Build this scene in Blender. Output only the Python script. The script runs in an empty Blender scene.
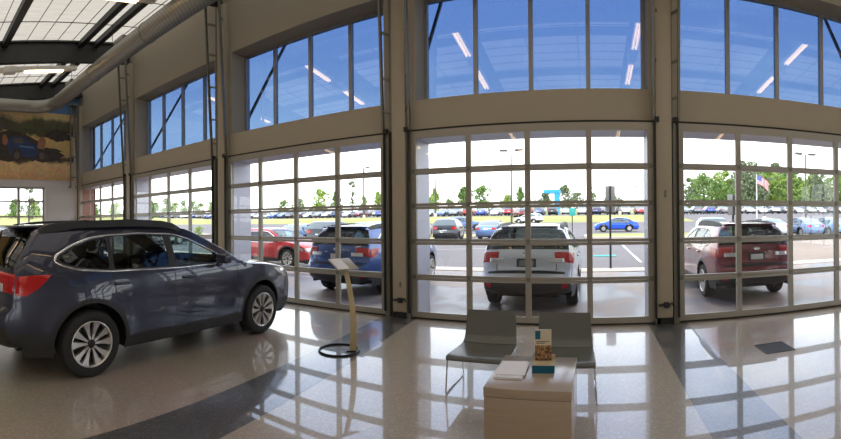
import bpy, bmesh, math, random
from mathutils import Vector, Matrix
from mathutils.geometry import delaunay_2d_cdt
PI = math.pi
SC = bpy.context.scene
COL = SC.collection
random.seed(7)

# ------------------------------------------------------------------ helpers
class MB:
    """collects shapes into one mesh"""
    def __init__(s): s.v = []; s.f = []; s.m = []; s.sm = []
    def add(s, vs, fs, mat=0, smooth=False):
        o = len(s.v); s.v += [tuple(p) for p in vs]
        for f in fs:
            s.f.append(tuple(o + i for i in f)); s.m.append(mat); s.sm.append(smooth)
    def box(s, x0, x1, y0, y1, z0, z1, mat=0, M=None):
        vs = [Vector((x, y, z)) for z in (z0, z1) for y in (y0, y1) for x in (x0, x1)]
        if M is not None: vs = [M @ p for p in vs]
        s.add(vs, [(0,2,3,1),(4,5,7,6),(0,1,5,4),(2,6,7,3),(0,4,6,2),(1,3,7,5)], mat)
    def bbox(s, x0, x1, y0, y1, z0, z1, b=.01, mat=0, M=None, seg=2):
        bm = bmesh.new()
        vs = [bm.verts.new((x, y, z)) for z in (z0, z1) for y in (y0, y1) for x in (x0, x1)]
        for f in [(0,2,3,1),(4,5,7,6),(0,1,5,4),(2,6,7,3),(0,4,6,2),(1,3,7,5)]: bm.faces.new([vs[i] for i in f])
        bmesh.ops.bevel(bm, geom=bm.edges[:], offset=b, segments=seg, affect='EDGES', profile=.5)
        s.bm(bm, mat, True, M)
    def bm(s, bm, mat=0, smooth=False, M=None):
        bm.verts.ensure_lookup_table(); bm.verts.index_update()
        s.add([(M @ v.co) if M is not None else v.co.copy() for v in bm.verts],
              [[v.index for v in f.verts] for f in bm.faces], mat, smooth); bm.free()
    def bar(s, a, b, w, h=None, mat=0, up=(0,0,1)):
        a = Vector(a); b = Vector(b); h = h or w; d = (b-a).normalized(); u = Vector(up)
        if abs(d.dot(u)) > .98: u = Vector((0,1,0))
        r = d.cross(u).normalized(); u = r.cross(d)
        vs = [p + r*sx*w/2 + u*sz*h/2 for p in (a, b) for sx, sz in ((-1,-1),(1,-1),(1,1),(-1,1))]
        s.add(vs, [(3,2,1,0),(4,5,6,7),(0,1,5,4),(1,2,6,5),(2,3,7,6),(3,0,4,7)], mat)
    def tube(s, pts, r, n=10, mat=0, caps=True, closed=False, rs=None):
        pts = [Vector(p) for p in pts]; N = len(pts); vs = []; prev = None
        for i, p in enumerate(pts):
            if closed: d = pts[(i+1) % N] - pts[i-1]
            else: d = pts[min(i+1, N-1)] - pts[max(i-1, 0)]
            d.normalize()
            if prev is None:
                u = Vector((0,0,1)) if abs(d.z) < .9 else Vector((1,0,0))
                u = (u - d*u.dot(d)).normalized()
            else: u = (prev - d*prev.dot(d)).normalized()
            prev = u; w = d.cross(u); rr = rs[i] if rs else r
            vs += [p + (u*math.cos(2*PI*k/n) + w*math.sin(2*PI*k/n))*rr for k in range(n)]
        fs = []
        for i in range(N if closed else N-1):
            j = (i+1) % N
            for k in range(n): fs.append((i*n+k, i*n+(k+1)%n, j*n+(k+1)%n, j*n+k))
        s.add(vs, fs, mat, True)
        if caps and not closed:
            s.add([vs[k] for k in range(n)][::-1], [tuple(range(n))], mat)
            s.add([vs[(N-1)*n+k] for k in range(n)], [tuple(range(n))], mat)
    def lathe(s, prof, n=32, axis='Z', mat=0, c=(0,0,0), close=False, smooth=True):
        c = Vector(c); vs = []
        for r, h in prof:
            for k in range(n):
                a = 2*PI*k/n; x, y = r*math.cos(a), r*math.sin(a)
                p = {'Z': (x, y, h), 'Y': (x, h, y), 'X': (h, x, y)}[axis]
                vs.append(c + Vector(p))
        fs = []; m = len(prof)
        for i in range(m if close else m-1):
            j = (i+1) % m
            for k in range(n): fs.append((i*n+k, i*n+(k+1)%n, j*n+(k+1)%n, j*n+k))
        s.add(vs, fs, mat, smooth)
    def disc(s, c, r, n=24, axis='Z', mat=0):
        c = Vector(c); vs = []
        for k in range(n):
            a = 2*PI*k/n; x, y = r*math.cos(a), r*math.sin(a)
            vs.append(c + Vector({'Z': (x, y, 0), 'Y': (x, 0, y), 'X': (0, x, y)}[axis]))
        s.add(vs, [tuple(range(n))], mat)
    def mesh(s, name, mats, normals=True, sharp=None):
        me = bpy.data.meshes.new(name); me.from_pydata(s.v, [], s.f)
        for m in (mats if isinstance(mats, (list, tuple)) else [mats]): me.materials.append(m)
        me.polygons.foreach_set('material_index', s.m); me.polygons.foreach_set('use_smooth', s.sm)
        me.update()
        if normals or sharp:
            bm = bmesh.new(); bm.from_mesh(me)
            if sharp:
                bmesh.ops.remove_doubles(bm, verts=bm.verts[:], dist=.0015)
            if normals: bmesh.ops.recalc_face_normals(bm, faces=bm.faces[:])
            if sharp:
                for e in bm.edges:
                    if len(e.link_faces) == 2 and e.calc_face_angle(0) > sharp: e.smooth = False
            bm.to_mesh(me); bm.free(); me.update()
        return me
    def build(s, name, mats, parent=None, normals=True, sharp=None, loc=None):
        o = bpy.data.objects.new(name, s.mesh(name, mats, normals, sharp)); COL.objects.link(o)
        if parent is not None: o.parent = parent
        if loc is not None: o.location = loc
        return o

def tag(o, label=None, cat=None, group=None, kind=None):
    if label: o['label'] = label
    if cat: o['category'] = cat
    if group: o['group'] = group
    if kind: o['kind'] = kind
    return o
def empty(name, loc=(0,0,0), rz=0):
    o = bpy.data.objects.new(name, None); COL.objects.link(o); o.empty_display_size = .2
    o.location = loc; o.rotation_euler = (0,0,rz); return o
def copy_tree(o, parent=None):
    c = o.copy(); COL.objects.link(c)
    if parent is not None: c.parent = parent
    for ch in list(o.children): copy_tree(ch, c)
    return c

# ------------------------------------------------------------------ materials
def nodes(name):
    m = bpy.data.materials.new(name); m.use_nodes = True; nt = m.node_tree
    return m, nt, nt.nodes['Principled BSDF']
def N(nt, t, **kw):
    n = nt.nodes.new(t)
    for k, v in kw.items():
        if k in n.inputs: n.inputs[k].default_value = v
        else: setattr(n, k, v)
    return n
def mat(name, col, rough=.5, metal=0, coat=0, var=.06, scale=8, bump=0, spec=.5, coatr=.03, coords='Object'):
    m, nt, b = nodes(name); L = nt.links
    tc = N(nt, 'ShaderNodeTexCoord'); nz = N(nt, 'ShaderNodeTexNoise', Scale=scale, Detail=4.0)
    L.new(tc.outputs[coords], nz.inputs['Vector'])
    mx = N(nt, 'ShaderNodeMix', data_type='RGBA')
    mx.inputs[6].default_value = tuple(c*(1-var) for c in col) + (1,); mx.inputs[7].default_value = tuple(min(1, c*(1+var)) for c in col) + (1,)
    L.new(nz.outputs['Fac'], mx.inputs[0]); L.new(mx.outputs[2], b.inputs['Base Color'])
    b.inputs['Roughness'].default_value = rough; b.inputs['Metallic'].default_value = metal
    b.inputs['Coat Weight'].default_value = coat; b.inputs['Coat Roughness'].default_value = coatr
    b.inputs['Specular IOR Level'].default_value = spec
    if bump:
        bp = N(nt, 'ShaderNodeBump', Strength=bump, Distance=.01); L.new(nz.outputs['Fac'], bp.inputs['Height']); L.new(bp.outputs[0], b.inputs['Normal'])
    return m
def paint(name, col, rough=.28, metal=.35, coat=1.0):
    m, nt, b = nodes(name); L = nt.links
    tc = N(nt, 'ShaderNodeTexCoord'); nz = N(nt, 'ShaderNodeTexNoise', Scale=900.0, Detail=1.0); L.new(tc.outputs['Object'], nz.inputs['Vector'])
    mx = N(nt, 'ShaderNodeMix', data_type='RGBA'); mx.inputs[6].default_value = tuple(c*.85 for c in col)+(1,); mx.inputs[7].default_value = tuple(min(1, c*1.2) for c in col)+(1,)
    L.new(nz.outputs['Fac'], mx.inputs[0]); L.new(mx.outputs[2], b.inputs['Base Color'])
    b.inputs['Metallic'].default_value = metal; b.inputs['Roughness'].default_value = rough
    b.inputs['Coat Weight'].default_value = coat; b.inputs['Coat Roughness'].default_value = .02
    return m
def glass(name, tint, refl=.08, edge=.6, rough=0.0):
    """clear or tinted sheet glass: lets light through, mirrors more at grazing angles"""
    m = bpy.data.materials.new(name); m.use_nodes = True; nt = m.node_tree; L = nt.links
    nt.nodes.remove(nt.nodes['Principled BSDF']); out = nt.nodes['Material Output']
    t = N(nt, 'ShaderNodeBsdfTransparent'); t.inputs[0].default_value = tuple(tint)+(1,)
    g = N(nt, 'ShaderNodeBsdfGlossy', Roughness=rough); g.inputs[0].default_value = (1,1,1,1)
    lw = N(nt, 'ShaderNodeLayerWeight', Blend=.5)
    pw = N(nt, 'ShaderNodeMath', operation='POWER'); pw.inputs[1].default_value = 4.0
    L.new(lw.outputs['Facing'], pw.inputs[0])
    mr = N(nt, 'ShaderNodeMapRange'); mr.inputs[3].default_value = refl; mr.inputs[4].default_value = edge
    L.new(pw.outputs[0], mr.inputs[0])
    mx = N(nt, 'ShaderNodeMixShader'); L.new(mr.outputs[0], mx.inputs[0]); L.new(t.outputs[0], mx.inputs[1]); L.new(g.outputs[0], mx.inputs[2])
    L.new(mx.outputs[0], out.inputs['Surface']); return m
def emit(name, col, st):
    m, nt, b = nodes(name); b.inputs['Base Color'].default_value = tuple(col)+(1,)
    b.inputs['Emission Color'].default_value = tuple(col)+(1,); b.inputs['Emission Strength'].default_value = st; return m

M = {}
M['wall'] = mat('wall_paint', (.42,.375,.295), .75, var=.04, scale=3)
M['wallwhite'] = mat('end_wall_paint', (.60,.57,.56), .75, var=.03, scale=3)
M['blue_wall'] = mat('blue_wall_paint', (.10,.22,.45), .7, var=.05)
M['col'] = mat('column_paint', (.41,.36,.28), .55, var=.05, scale=6)
M['alu'] = mat('anodised_frame', (.36,.34,.30), .42, .45, var=.05, scale=20)
M['wframe'] = mat('window_frame_metal', (.33,.34,.36), .45, .5, var=.05)
M['galv'] = mat('galvanised_steel', (.30,.30,.27), .42, .8, var=.18, scale=25)
M['track'] = mat('dull_track_steel', (.22,.22,.19), .5, .6, var=.2, scale=30)
M['black'] = mat('black_rubber', (.012,.012,.012), .6)
M['dark'] = mat('dark_steel', (.045,.045,.045), .5, .3, var=.2, scale=4)
M['plastic'] = mat('black_plastic', (.02,.02,.022), .5, var=.1)
M['chrome'] = mat('chrome', (.75,.75,.76), .12, 1.0, var=.02)
M['clad'] = mat('lavender_metal_panel', (.62,.61,.70), .5, .1, var=.03)
M['white'] = mat('white_paint', (.75,.74,.72), .5, var=.03)
M['tyre'] = mat('tyre_rubber', (.016,.016,.017), .75, var=.2, scale=40)
M['rim'] = mat('machined_rim', (.62,.60,.58), .3, .85, var=.05)
M['rimdark'] = mat('dark_rim', (.02,.02,.022), .45, .3)
M['red_lens'] = mat('red_lamp_lens', (.50,.006,.008), .12, 0, .25, var=.25, scale=30)
M['clear_lens'] = mat('clear_lamp_lens', (.7,.7,.72), .1, .3, 1, var=.2, scale=40)
M['plate'] = mat('plate_white', (.72,.74,.76), .4, var=.12, scale=25)
M['seat_dark'] = mat('car_seat_cloth', (.05,.05,.055), .85, var=.15, scale=30)
M['glass'] = glass('door_glass', (.95,.97,.96), .03, .5)
M['bluegl'] = glass('tinted_window_glass', (.29,.385,.51), .085, .45)
M['carglass'] = glass('car_glass_dark', (.16,.18,.18), .06, .7)
M['carglassf'] = glass('car_glass_green', (.62,.72,.68), .06, .7)
M['greychair'] = mat('grey_chair_shell', (.118,.124,.116), .27, var=.05, scale=12)
M['wood'] = None
M['paper'] = mat('white_paper', (.78,.78,.84), .6, var=.03)
M['post'] = mat('tan_metal', (.52,.43,.26), .35, .35, var=.06)
M['ring'] = mat('dark_ring_metal', (.02,.021,.025), .3, .5)
M['teal'] = mat('teal_card', (.0,.10,.17), .5, var=.2, scale=40)

def wood():
    m, nt, b = nodes('pale_wood'); L = nt.links
    tc = N(nt, 'ShaderNodeTexCoord'); mp = N(nt, 'ShaderNodeMapping'); mp.inputs['Scale'].default_value = (3, 26, 26)
    L.new(tc.outputs['Object'], mp.inputs[0]); nz = N(nt, 'ShaderNodeTexNoise', Scale=1.5, Detail=5.0, Distortion=.4); L.new(mp.outputs[0], nz.inputs['Vector'])
    cr = N(nt, 'ShaderNodeValToRGB'); cr.color_ramp.elements[0].color = (.33,.255,.19,1); cr.color_ramp.elements[1].color = (.41,.33,.25,1)
    L.new(nz.outputs['Fac'], cr.inputs[0]); L.new(cr.outputs[0], b.inputs['Base Color']); b.inputs['Roughness'].default_value = .28; b.inputs['Coat Weight'].default_value = 1.0; b.inputs['Coat IOR'].default_value = 1.5; b.inputs['Coat Roughness'].default_value = .18
    return m
M['wood'] = wood()
def terrazzo(name, c0, c1, chip, rough):
    m, nt, b = nodes(name); L = nt.links
    tc = N(nt, 'ShaderNodeTexCoord')
    vo = N(nt, 'ShaderNodeTexVoronoi', Scale=75.0); L.new(tc.outputs['Object'], vo.inputs['Vector'])
    sp = N(nt, 'ShaderNodeSeparateColor'); L.new(vo.outputs['Color'], sp.inputs[0])
    cr = N(nt, 'ShaderNodeValToRGB'); e = cr.color_ramp.elements
    e[0].color = tuple(c0)+(1,); e[1].color = tuple(c1)+(1,); e[1].position = .8
    x = e.new(.93); x.color = tuple(chip)+(1,)
    L.new(sp.outputs[0], cr.inputs[0])
    nz = N(nt, 'ShaderNodeTexNoise', Scale=.7, Detail=3.0); L.new(tc.outputs['Object'], nz.inputs['Vector'])
    mx = N(nt, 'ShaderNodeMix', data_type='RGBA', blend_type='MULTIPLY'); mx.inputs[0].default_value = .25
    L.new(cr.outputs[0], mx.inputs[6]); L.new(nz.outputs['Color'], mx.inputs[7]); L.new(mx.outputs[2], b.inputs['Base Color'])
    b.inputs['Roughness'].default_value = rough; b.inputs['Specular IOR Level'].default_value = .7
    b.inputs['Coat Weight'].default_value = 1.0; b.inputs['Coat IOR'].default_value = 1.65; b.inputs['Coat Roughness'].default_value = .02
    return m
M['floor'] = terrazzo('terrazzo_beige', (.40,.335,.275), (.46,.39,.325), (.54,.47,.40), .3)
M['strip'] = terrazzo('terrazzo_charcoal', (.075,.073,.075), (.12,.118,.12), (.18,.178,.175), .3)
def brick():
    m, nt, b = nodes('red_brick'); L = nt.links; tc = N(nt, 'ShaderNodeTexCoord')
    mp = N(nt, 'ShaderNodeMapping'); mp.inputs['Rotation'].default_value = (PI/2, 0, 0); L.new(tc.outputs['Object'], mp.inputs[0])
    br = N(nt, 'ShaderNodeTexBrick', Scale=4.0); br.inputs['Color1'].default_value = (.36,.11,.07,1); br.inputs['Color2'].default_value = (.46,.17,.11,1); br.inputs['Mortar'].default_value = (.45,.36,.32,1)
    L.new(mp.outputs[0], br.inputs['Vector']); L.new(br.outputs['Color'], b.inputs['Base Color']); b.inputs['Roughness'].default_value = .9; return m
M['brick'] = brick()
def ground(name, a, b_, sc, rough=.9, sc2=.25, spec=.3):
    m, nt, b = nodes(name); L = nt.links; tc = N(nt, 'ShaderNodeTexCoord')
    n1 = N(nt, 'ShaderNodeTexNoise', Scale=sc, Detail=6.0); n2 = N(nt, 'ShaderNodeTexNoise', Scale=sc2, Detail=3.0)
    L.new(tc.outputs['Object'], n1.inputs['Vector']); L.new(tc.outputs['Object'], n2.inputs['Vector'])
    ad = N(nt, 'ShaderNodeMath', operation='ADD'); L.new(n1.outputs[0], ad.inputs[0]); L.new(n2.outputs[0], ad.inputs[1])
    cr = N(nt, 'ShaderNodeValToRGB'); e = cr.color_ramp.elements; e[0].position = .35; e[1].position = .65
    e[0].color = tuple(a)+(1,); e[1].color = tuple(b_)+(1,)
    hf = N(nt, 'ShaderNodeMath', operation='MULTIPLY'); hf.inputs[1].default_value = .5; L.new(ad.outputs[0], hf.inputs[0]); L.new(hf.outputs[0], cr.inputs[0])
    L.new(cr.outputs[0], b.inputs['Base Color']); b.inputs['Roughness'].default_value = rough; b.inputs['Specular IOR Level'].default_value = spec; return m
M['asphalt'] = ground('asphalt', (.17,.152,.156), (.235,.21,.212), 30)
M['grass'] = ground('lawn_grass', (.27,.29,.08), (.45,.41,.17), 6, .95, .09)
M['drygrass'] = ground('dry_lawn_grass', (.36,.34,.13), (.56,.48,.24), 5, .95, .1)
M['kerb'] = mat('pale_kerb_concrete', (.62,.52,.42), .85, var=.1)
def leafmat(name, a, b_):
    m, nt, b = nodes(name); L = nt.links
    tc = N(nt, 'ShaderNodeTexCoord'); nz = N(nt, 'ShaderNodeTexNoise', Scale=.9, Detail=5.0); L.new(tc.outputs['Object'], nz.inputs['Vector'])
    cr = N(nt, 'ShaderNodeValToRGB'); cr.color_ramp.elements[0].position = .35; cr.color_ramp.elements[1].position = .65
    cr.color_ramp.elements[0].color = tuple(a)+(1,); cr.color_ramp.elements[1].color = tuple(b_)+(1,)
    L.new(nz.outputs[0], cr.inputs[0]); L.new(cr.outputs[0], b.inputs['Base Color']); b.inputs['Roughness'].default_value = .7
    return m
M['leaf'] = leafmat('leaf_green', (.10,.20,.04), (.26,.38,.09))
M['leafb'] = leafmat('leaf_bright_green', (.20,.34,.05), (.42,.52,.12))
M['leafd'] = leafmat('leaf_dull_green', (.14,.19,.09), (.28,.33,.18))
M['bark'] = mat('tree_bark', (.12,.10,.08), .9, var=.3, scale=6)
# ------------------------------------------------------------------ camera
CAM_H = 1.60; F = 430.8
cd = bpy.data.cameras.new('camera'); cam = bpy.data.objects.new('camera', cd); COL.objects.link(cam)
cd.type = 'PANO'; cd.panorama_type = 'CENTRAL_CYLINDRICAL'
cd.central_cylindrical_range_u_min = -420.5/F; cd.central_cylindrical_range_u_max = 420.5/F
cd.central_cylindrical_range_v_min = -219.5/F; cd.central_cylindrical_range_v_max = 219.5/F
cd.central_cylindrical_radius = 1.0; cd.clip_end = 2000; cd.clip_start = .05
yaw = (590 - 420.5)/F
up = Vector((.009, 0, 1)).normalized()
fw = Vector((-math.sin(yaw), math.cos(yaw), 0)); fw = (fw - up*fw.dot(up)).normalized(); rt = fw.cross(up)
cam.matrix_world = Matrix(((rt.x, up.x, -fw.x, 0), (rt.y, up.y, -fw.y, 0), (rt.z, up.z, -fw.z, CAM_H), (0,0,0,1)))
SC.camera = cam

# ------------------------------------------------------------------ room numbers
D = 6.52                       # door plane
WI, WO = 6.57, 7.10            # inner and outer face of the long wall
BAYS = [-14.04, -9.67, -5.285, -.945, 3.265, 7.47]
COLS = [-11.86, -7.485, -3.118, 1.164, 5.37]
CX = [-11.78, -7.39, -3.05, 1.12, 5.37]                 # column centres
HWS = [1.90, 1.90, 1.90, 1.86, 1.86, 1.86]              # half opening widths
MUL = [.965, .965, .965, .936, .925, .925]              # mullion pitch
def slope(b, y0=4.0, k=.125):                           # the roof rises towards the glazed wall
    b.v = [(x, y, z + k*(y-y0)) for x, y, z in b.v]; return b
XL, XR, YB = -16.0, 10.0, -8.0
ZW0, ZW1, ZD, ZC = 3.60, 5.45, 3.06, 6.90

def struct(o, label, cat='structure'):
    o['kind'] = 'structure'; o['label'] = label; o['category'] = cat; return o

# floor and inlaid strips
b = MB(); b.box(XL, XR, YB, WO-.1, -.2, 0); fl = b.build('floor', M['floor']); struct(fl, 'polished beige terrazzo showroom floor with charcoal bands', 'floor')
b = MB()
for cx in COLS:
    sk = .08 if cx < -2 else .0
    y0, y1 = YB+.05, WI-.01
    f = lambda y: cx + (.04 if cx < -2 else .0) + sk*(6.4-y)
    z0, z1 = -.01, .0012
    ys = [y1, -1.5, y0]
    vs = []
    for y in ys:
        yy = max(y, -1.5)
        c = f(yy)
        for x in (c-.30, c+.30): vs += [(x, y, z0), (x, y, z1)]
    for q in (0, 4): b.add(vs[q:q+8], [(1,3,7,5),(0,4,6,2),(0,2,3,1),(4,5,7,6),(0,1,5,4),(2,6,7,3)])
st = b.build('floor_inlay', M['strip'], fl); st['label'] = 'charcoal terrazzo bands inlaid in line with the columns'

# long glazed wall
b = MB()
edges = [XL] + [e for c, HW in zip(BAYS, HWS) for e in (c-HW, c+HW)] + [XR]
for i in range(0, len(edges), 2):
    if edges[i+1] - edges[i] > .01: b.box(edges[i], edges[i+1], WI, WO, -.12, 7.3)
for c, HW in zip(BAYS, HWS):
    b.box(c-HW, c+HW, WI, WO, ZD, ZW0); b.box(c-HW, c+HW, WI, WO, ZW1, 7.3)
wf = b.build('wall_front', M['wall']); struct(wf, 'tan painted long wall holding the glass doors and high windows', 'wall')
# cladding on the outer jambs and soffits
b = MB()
for k, c in enumerate(BAYS):
    HW, PM = HWS[k], MUL[k]
    for s in (-1, 1):
        if k == 0 and s == -1: continue
        x = c + s*HW; b.box(min(x, x-s*.012), max(x, x-s*.012), WI+.03, WO+.05, -.1, ZD-.096)
    b.box(c-HW+.012, c+HW-.012, WI+.03, WO+.05, ZD-.095, ZD)
    for s in (-1, 1):
        b.box(c+s*HW-(.3 if s < 0 else 0), c+s*HW+(.3 if s > 0 else 0), WO, WO+.05, -.1, 7.3)
t = b.build('jamb_cladding', M['clad'], wf); t['label'] = 'pale lavender metal panels lining the door openings outside'
b = MB(); b.box(XL+.085, XL+.097+.0, WI+.03, WO+.06, -.1, ZD); b.box(XL-.3, XL+.097, WO, WO+.06, -.1, 7.3)
t = b.build('brick_pier', M['brick'], wf); t['label'] = 'red brick pier outside the farthest door'

# other walls, ceiling
b = MB(); zs = 3.0; wy0, wy1 = -4.2, 5.06
b.box(XL-.3, XL, YB, wy0, -.12, 7.3); b.box(XL-.3, XL, wy1, WI, -.12, 7.3); b.box(XL-.3, XL, wy0, wy1, zs, 7.3)
wl = b.build('wall_left', M['wallwhite']); struct(wl, 'pale grey end wall with a mural and a glass door', 'wall')
b = MB(); b.box(XL, XL+.012, -6, WI-.02, 5.88, 7.0); t = b.build('painted_band', M['blue_wall'], wl); t['label'] = 'blue painted band above the mural'
b = MB(); b.box(XR, XR+.3, YB, WI, 3.2, 7.3); b.box(XR, XR+.3, YB, WI, -.12, .3)
for ya, yb in ((YB, -6.2), (-2.6, -1.8), (1.8, WI)): b.box(XR, XR+.3, ya, yb, .3, 3.2)  # piers between the openings left for the added daylight windows
struct(b.build('wall_right', M['wallwhite']), 'plain pale right end wall', 'wall')
b = MB(); b.box(XL, XR, YB-.3, YB, -.12, 7.3); struct(b.build('wall_back', M['wallwhite']), 'plain pale back wall', 'wall')

def roofmat():
    m = bpy.data.materials.new('translucent_roof_sheet'); m.use_nodes = True; nt = m.node_tree; L = nt.links
    nt.nodes.remove(nt.nodes['Principled BSDF']); out = nt.nodes['Material Output']
    tc = N(nt, 'ShaderNodeTexCoord'); wv = N(nt, 'ShaderNodeTexNoise', Scale=2.5, Detail=3.0)
    mp = N(nt, 'ShaderNodeMapping'); mp.inputs['Scale'].default_value = (9, .5, 1); L.new(tc.outputs['Object'], mp.inputs[0]); L.new(mp.outputs[0], wv.inputs['Vector'])
    cr = N(nt, 'ShaderNodeValToRGB'); cr.color_ramp.elements[0].color = (.31,.275,.21,1); cr.color_ramp.elements[1].color = (.47,.43,.355,1); L.new(wv.outputs[0], cr.inputs[0])
    a = N(nt, 'ShaderNodeBsdfDiffuse'); t = N(nt, 'ShaderNodeBsdfTranslucent'); L.new(cr.outputs[0], a.inputs[0]); L.new(cr.outputs[0], t.inputs[0])
    mx = N(nt, 'ShaderNodeMixShader', Fac=.6); L.new(a.outputs[0], mx.inputs[1]); L.new(t.outputs[0], mx.inputs[2]); L.new(mx.outputs[0], out.inputs[0]); return m
M['roof'] = roofmat()
b = MB(); b.add([(XL-.3, YB-.3, ZC), (XR+.3, YB-.3, ZC), (XR+.3, WI+.02, ZC), (XL-.3, WI+.02, ZC)], [(0,1,2,3)])
slope(b)
ce = b.build('ceiling', M['roof'], normals=False); struct(ce, 'white translucent roof panels between dark steel', 'ceiling')
b = MB()
PUR = [5.36, 4.87] + [2.55-2.3*k for k in range(5)]
for y in PUR: b.box(XL, XR, y-.09, y+.09, ZC-.16, ZC-.01)
slope(b).build('purlin', M['dark'], ce)
b = MB()
y = 6.4
while y > YB:
    b.box(XL, XR, y-.006, y+.006, ZC-.03, ZC-.012); y -= .46
x = XL+1.1
while x < XR:
    b.box(x-.012, x+.012, YB, WI, ZC-.045, ZC-.032); x += 1.46
slope(b).build('panel_batten', M['dark'], ce)
GIR = COLS + [XL+.16]
for gx in GIR:
    b = MB(); b.box(gx-.10, gx+.10, YB, WI-.02, 6.28, 6.33); b.box(gx-.10, gx+.10, YB, WI-.02, ZC-.05, ZC); b.box(gx-.015, gx+.015, YB, WI-.02, 6.33, ZC-.05)
    slope(b).build('girder', M['dark'], ce)
# roof overhang outside with its struts
b = MB(); b.box(XL-.5, XR+.5, WO+.06, 9.6, 7.25, 7.35)
struct(b.build('ceiling_overhang', M['clad']), 'roof overhang outside above the windows', 'roof')
for k, cx in enumerate(COLS + [XL-.1]):
    b = MB(); b.bar((cx, WO+.05, 3.75), (cx, 9.38, 7.28), .055); b.box(cx-.1, cx+.1, WO+.05, WO+.075, 3.6, 3.95)
    o = b.build('roof_strut', M['dark'])
    tag(o, ['dark diagonal strut crossing the second high window from the mural', 'dark diagonal strut crossing the high window above the blue wagon', 'dark diagonal strut at the left edge of the middle high window', 'dark diagonal strut behind the second column from the right', 'dark diagonal strut at the right end of the rightmost high window', 'dark diagonal strut crossing the farthest high window next to the mural'][k], 'strut', 'roof struts outside')

# columns
CN = ['tan steel column farthest down the glazed wall', 'tan steel column rising behind the hood of the parked wagon', 'tan steel column left of the two grey chairs', 'tan steel column right of the two grey chairs', 'tan steel column beyond the right edge']
for k, cx in enumerate(CX):
    b = MB(); b.bbox(cx-.125, cx+.125, 6.42, WI, .10, 6.56, .012); 
    o = b.build('column', M['col']); struct(o, CN[k], 'column')
    b = MB(); b.box(cx-.12, cx+.12, 6.44, WI, 0, .10); b.build('column_base', M['black'], o)
    if k in (2, 3):
        b = MB(); s = 1
        b.bbox(cx-.02, cx+.06, 6.37, 6.42, .26, .34, .006); b.tube([(cx+.0, 6.39, .32), (cx-.06, 6.38, .30), (cx-.10, 6.39, .30)], .018, 8); b.tube([(cx+.06, 6.39, .30), (cx+.10, 6.39, .33), (cx+.13, 6.39, .28)], .012, 8)
        b.build('door_lock', M['black'], o)
        b = MB(); b.bbox(cx+.0, cx+.035, 6.405, 6.42, 1.93 if k == 3 else .52, 2.03 if k == 3 else .60, .004); b.build('switch_plate', M['track'], o)
# corner post
b = MB(); b.box(XL+.02, XL+.2, 6.42, WI, 0, 6.25); struct(b.build('trim_corner', M['col']), 'tan corner post where the end wall meets the doors', 'trim')
b = MB()
for q in (6.05, 6.33):
    b.bar((XL+.2, q, 3.0), (XL+.2, q, 6.3), .045)
for z in (3.4, 4.2, 5.0, 5.8): b.bar((XL+.2, 6.05, z), (XL+.2, 6.33, z), .04)
b.box(XL, XL+.23, 6.03, 6.07, 3.0, 3.05); b.box(XL, XL+.23, 6.31, 6.35, 3.0, 3.05); b.box(XL, XL+.23, 6.03, 6.35, 6.25, 6.3)
tag(b.build('wall_ladder', M['track']), 'grey steel ladder track over the right edge of the mural', 'ladder')

# sectional glass doors, their tracks, windows above
RZ = [.025, .683, 1.26, 1.84, 2.405, 3.075]
DN = ['farthest glass sectional door beside the brick pier', 'second glass sectional door from the far end', 'glass sectional door in front of the blue wagon', 'glass sectional door behind the two grey chairs', 'glass sectional door in front of the dark red wagon', 'glass sectional door beyond the right edge']
for k, c in enumerate(BAYS):
    HW, PM = HWS[k], MUL[k]
    door = empty('door_%d' % (k+1), (c, D, 0)); struct(door, DN[k], 'door')
    for r in range(5):
        z0, z1 = RZ[r]+.003, RZ[r+1]-.003
        zb = .09 if r == 0 else .045; zt = .12 if r == 4 else .045
        b = MB(); y0, y1 = -.025, .028
        b.box(-HW-.058, HW+.058, y0, y1, z0, z0+zb); b.box(-HW-.058, HW+.058, y0, y1, z1-zt, z1)
        for i, u in enumerate((-HW-.01, -PM, 0, PM, HW+.01)):
            w = .048 if i in (0, 4) else .043
            uu = u
            b.box(uu-w, uu+w, y0, y1, z0+zb, z1-zt)
        for u in (-HW-.01, -PM, 0, PM, HW+.01):                     # hinges at the joints
            if r: b.box(u-.03, u+.03, y0-.012, y0, z0-.03, z0+.04, 1)
        sec = b.build('door_section', [M['alu'], M['track']], door)
        b = MB()
        us = (-HW-.01, -PM, 0, PM, HW+.01)
        for i in range(4): b.box(us[i]+.04, us[i+1]-.04, .006, .012, z0+zb-.005, z1-zt+.005)
        b.build('pane', M['glass'], sec)
    b = MB(); b.box(-HW-.02, HW+.02, -.02, .03, 0, .028); b.build('bottom_seal', M['black'], door)
    b = MB(); b.box(-HW-.06, HW+.06, -.01, .05, 3.08, 3.105); b.build('top_seal', M['black'], door)
    for s in (-1, 1):                                             # tracks and the leaning lift ladder
        x = s*(HW+.10); b = MB()
        b.box(x-.04, x+.04, -.08, .045, 0, 3.1)
        b.build('vertical_track', M['track'], door)
        b = MB(); b.box(x-s*.03-.014, x-s*.03+.014, -.12, -.078, .1, 3.15)
        b.build('roller_channel', M['black'], door)
        xi, xo = x-s*.05, x+s*.06
        b = MB()
        b.bar((xi, -.09, 3.1), (xi, -.27, 6.6), .035, .06); b.bar((xo, -.02, 3.1), (xo, -.03, 6.6), .05, .035)
        for z in (3.45, 4.0, 4.75, 5.5, 6.2):
            q = -.09 - .18*(z-3.1)/3.5
            b.bar((xi, q, z), (xo, -.03, z-.02), .022, .04); b.bar((xo, -.03, z), (xo, .05, z), .04, .03)
        b.build('lift_track', M['track'], door)
        b = MB(); b.box(x-.035, x+.035, -.13, -.05, 3.06, 3.14); b.build('pulley_bracket', M['black'], door)
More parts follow.
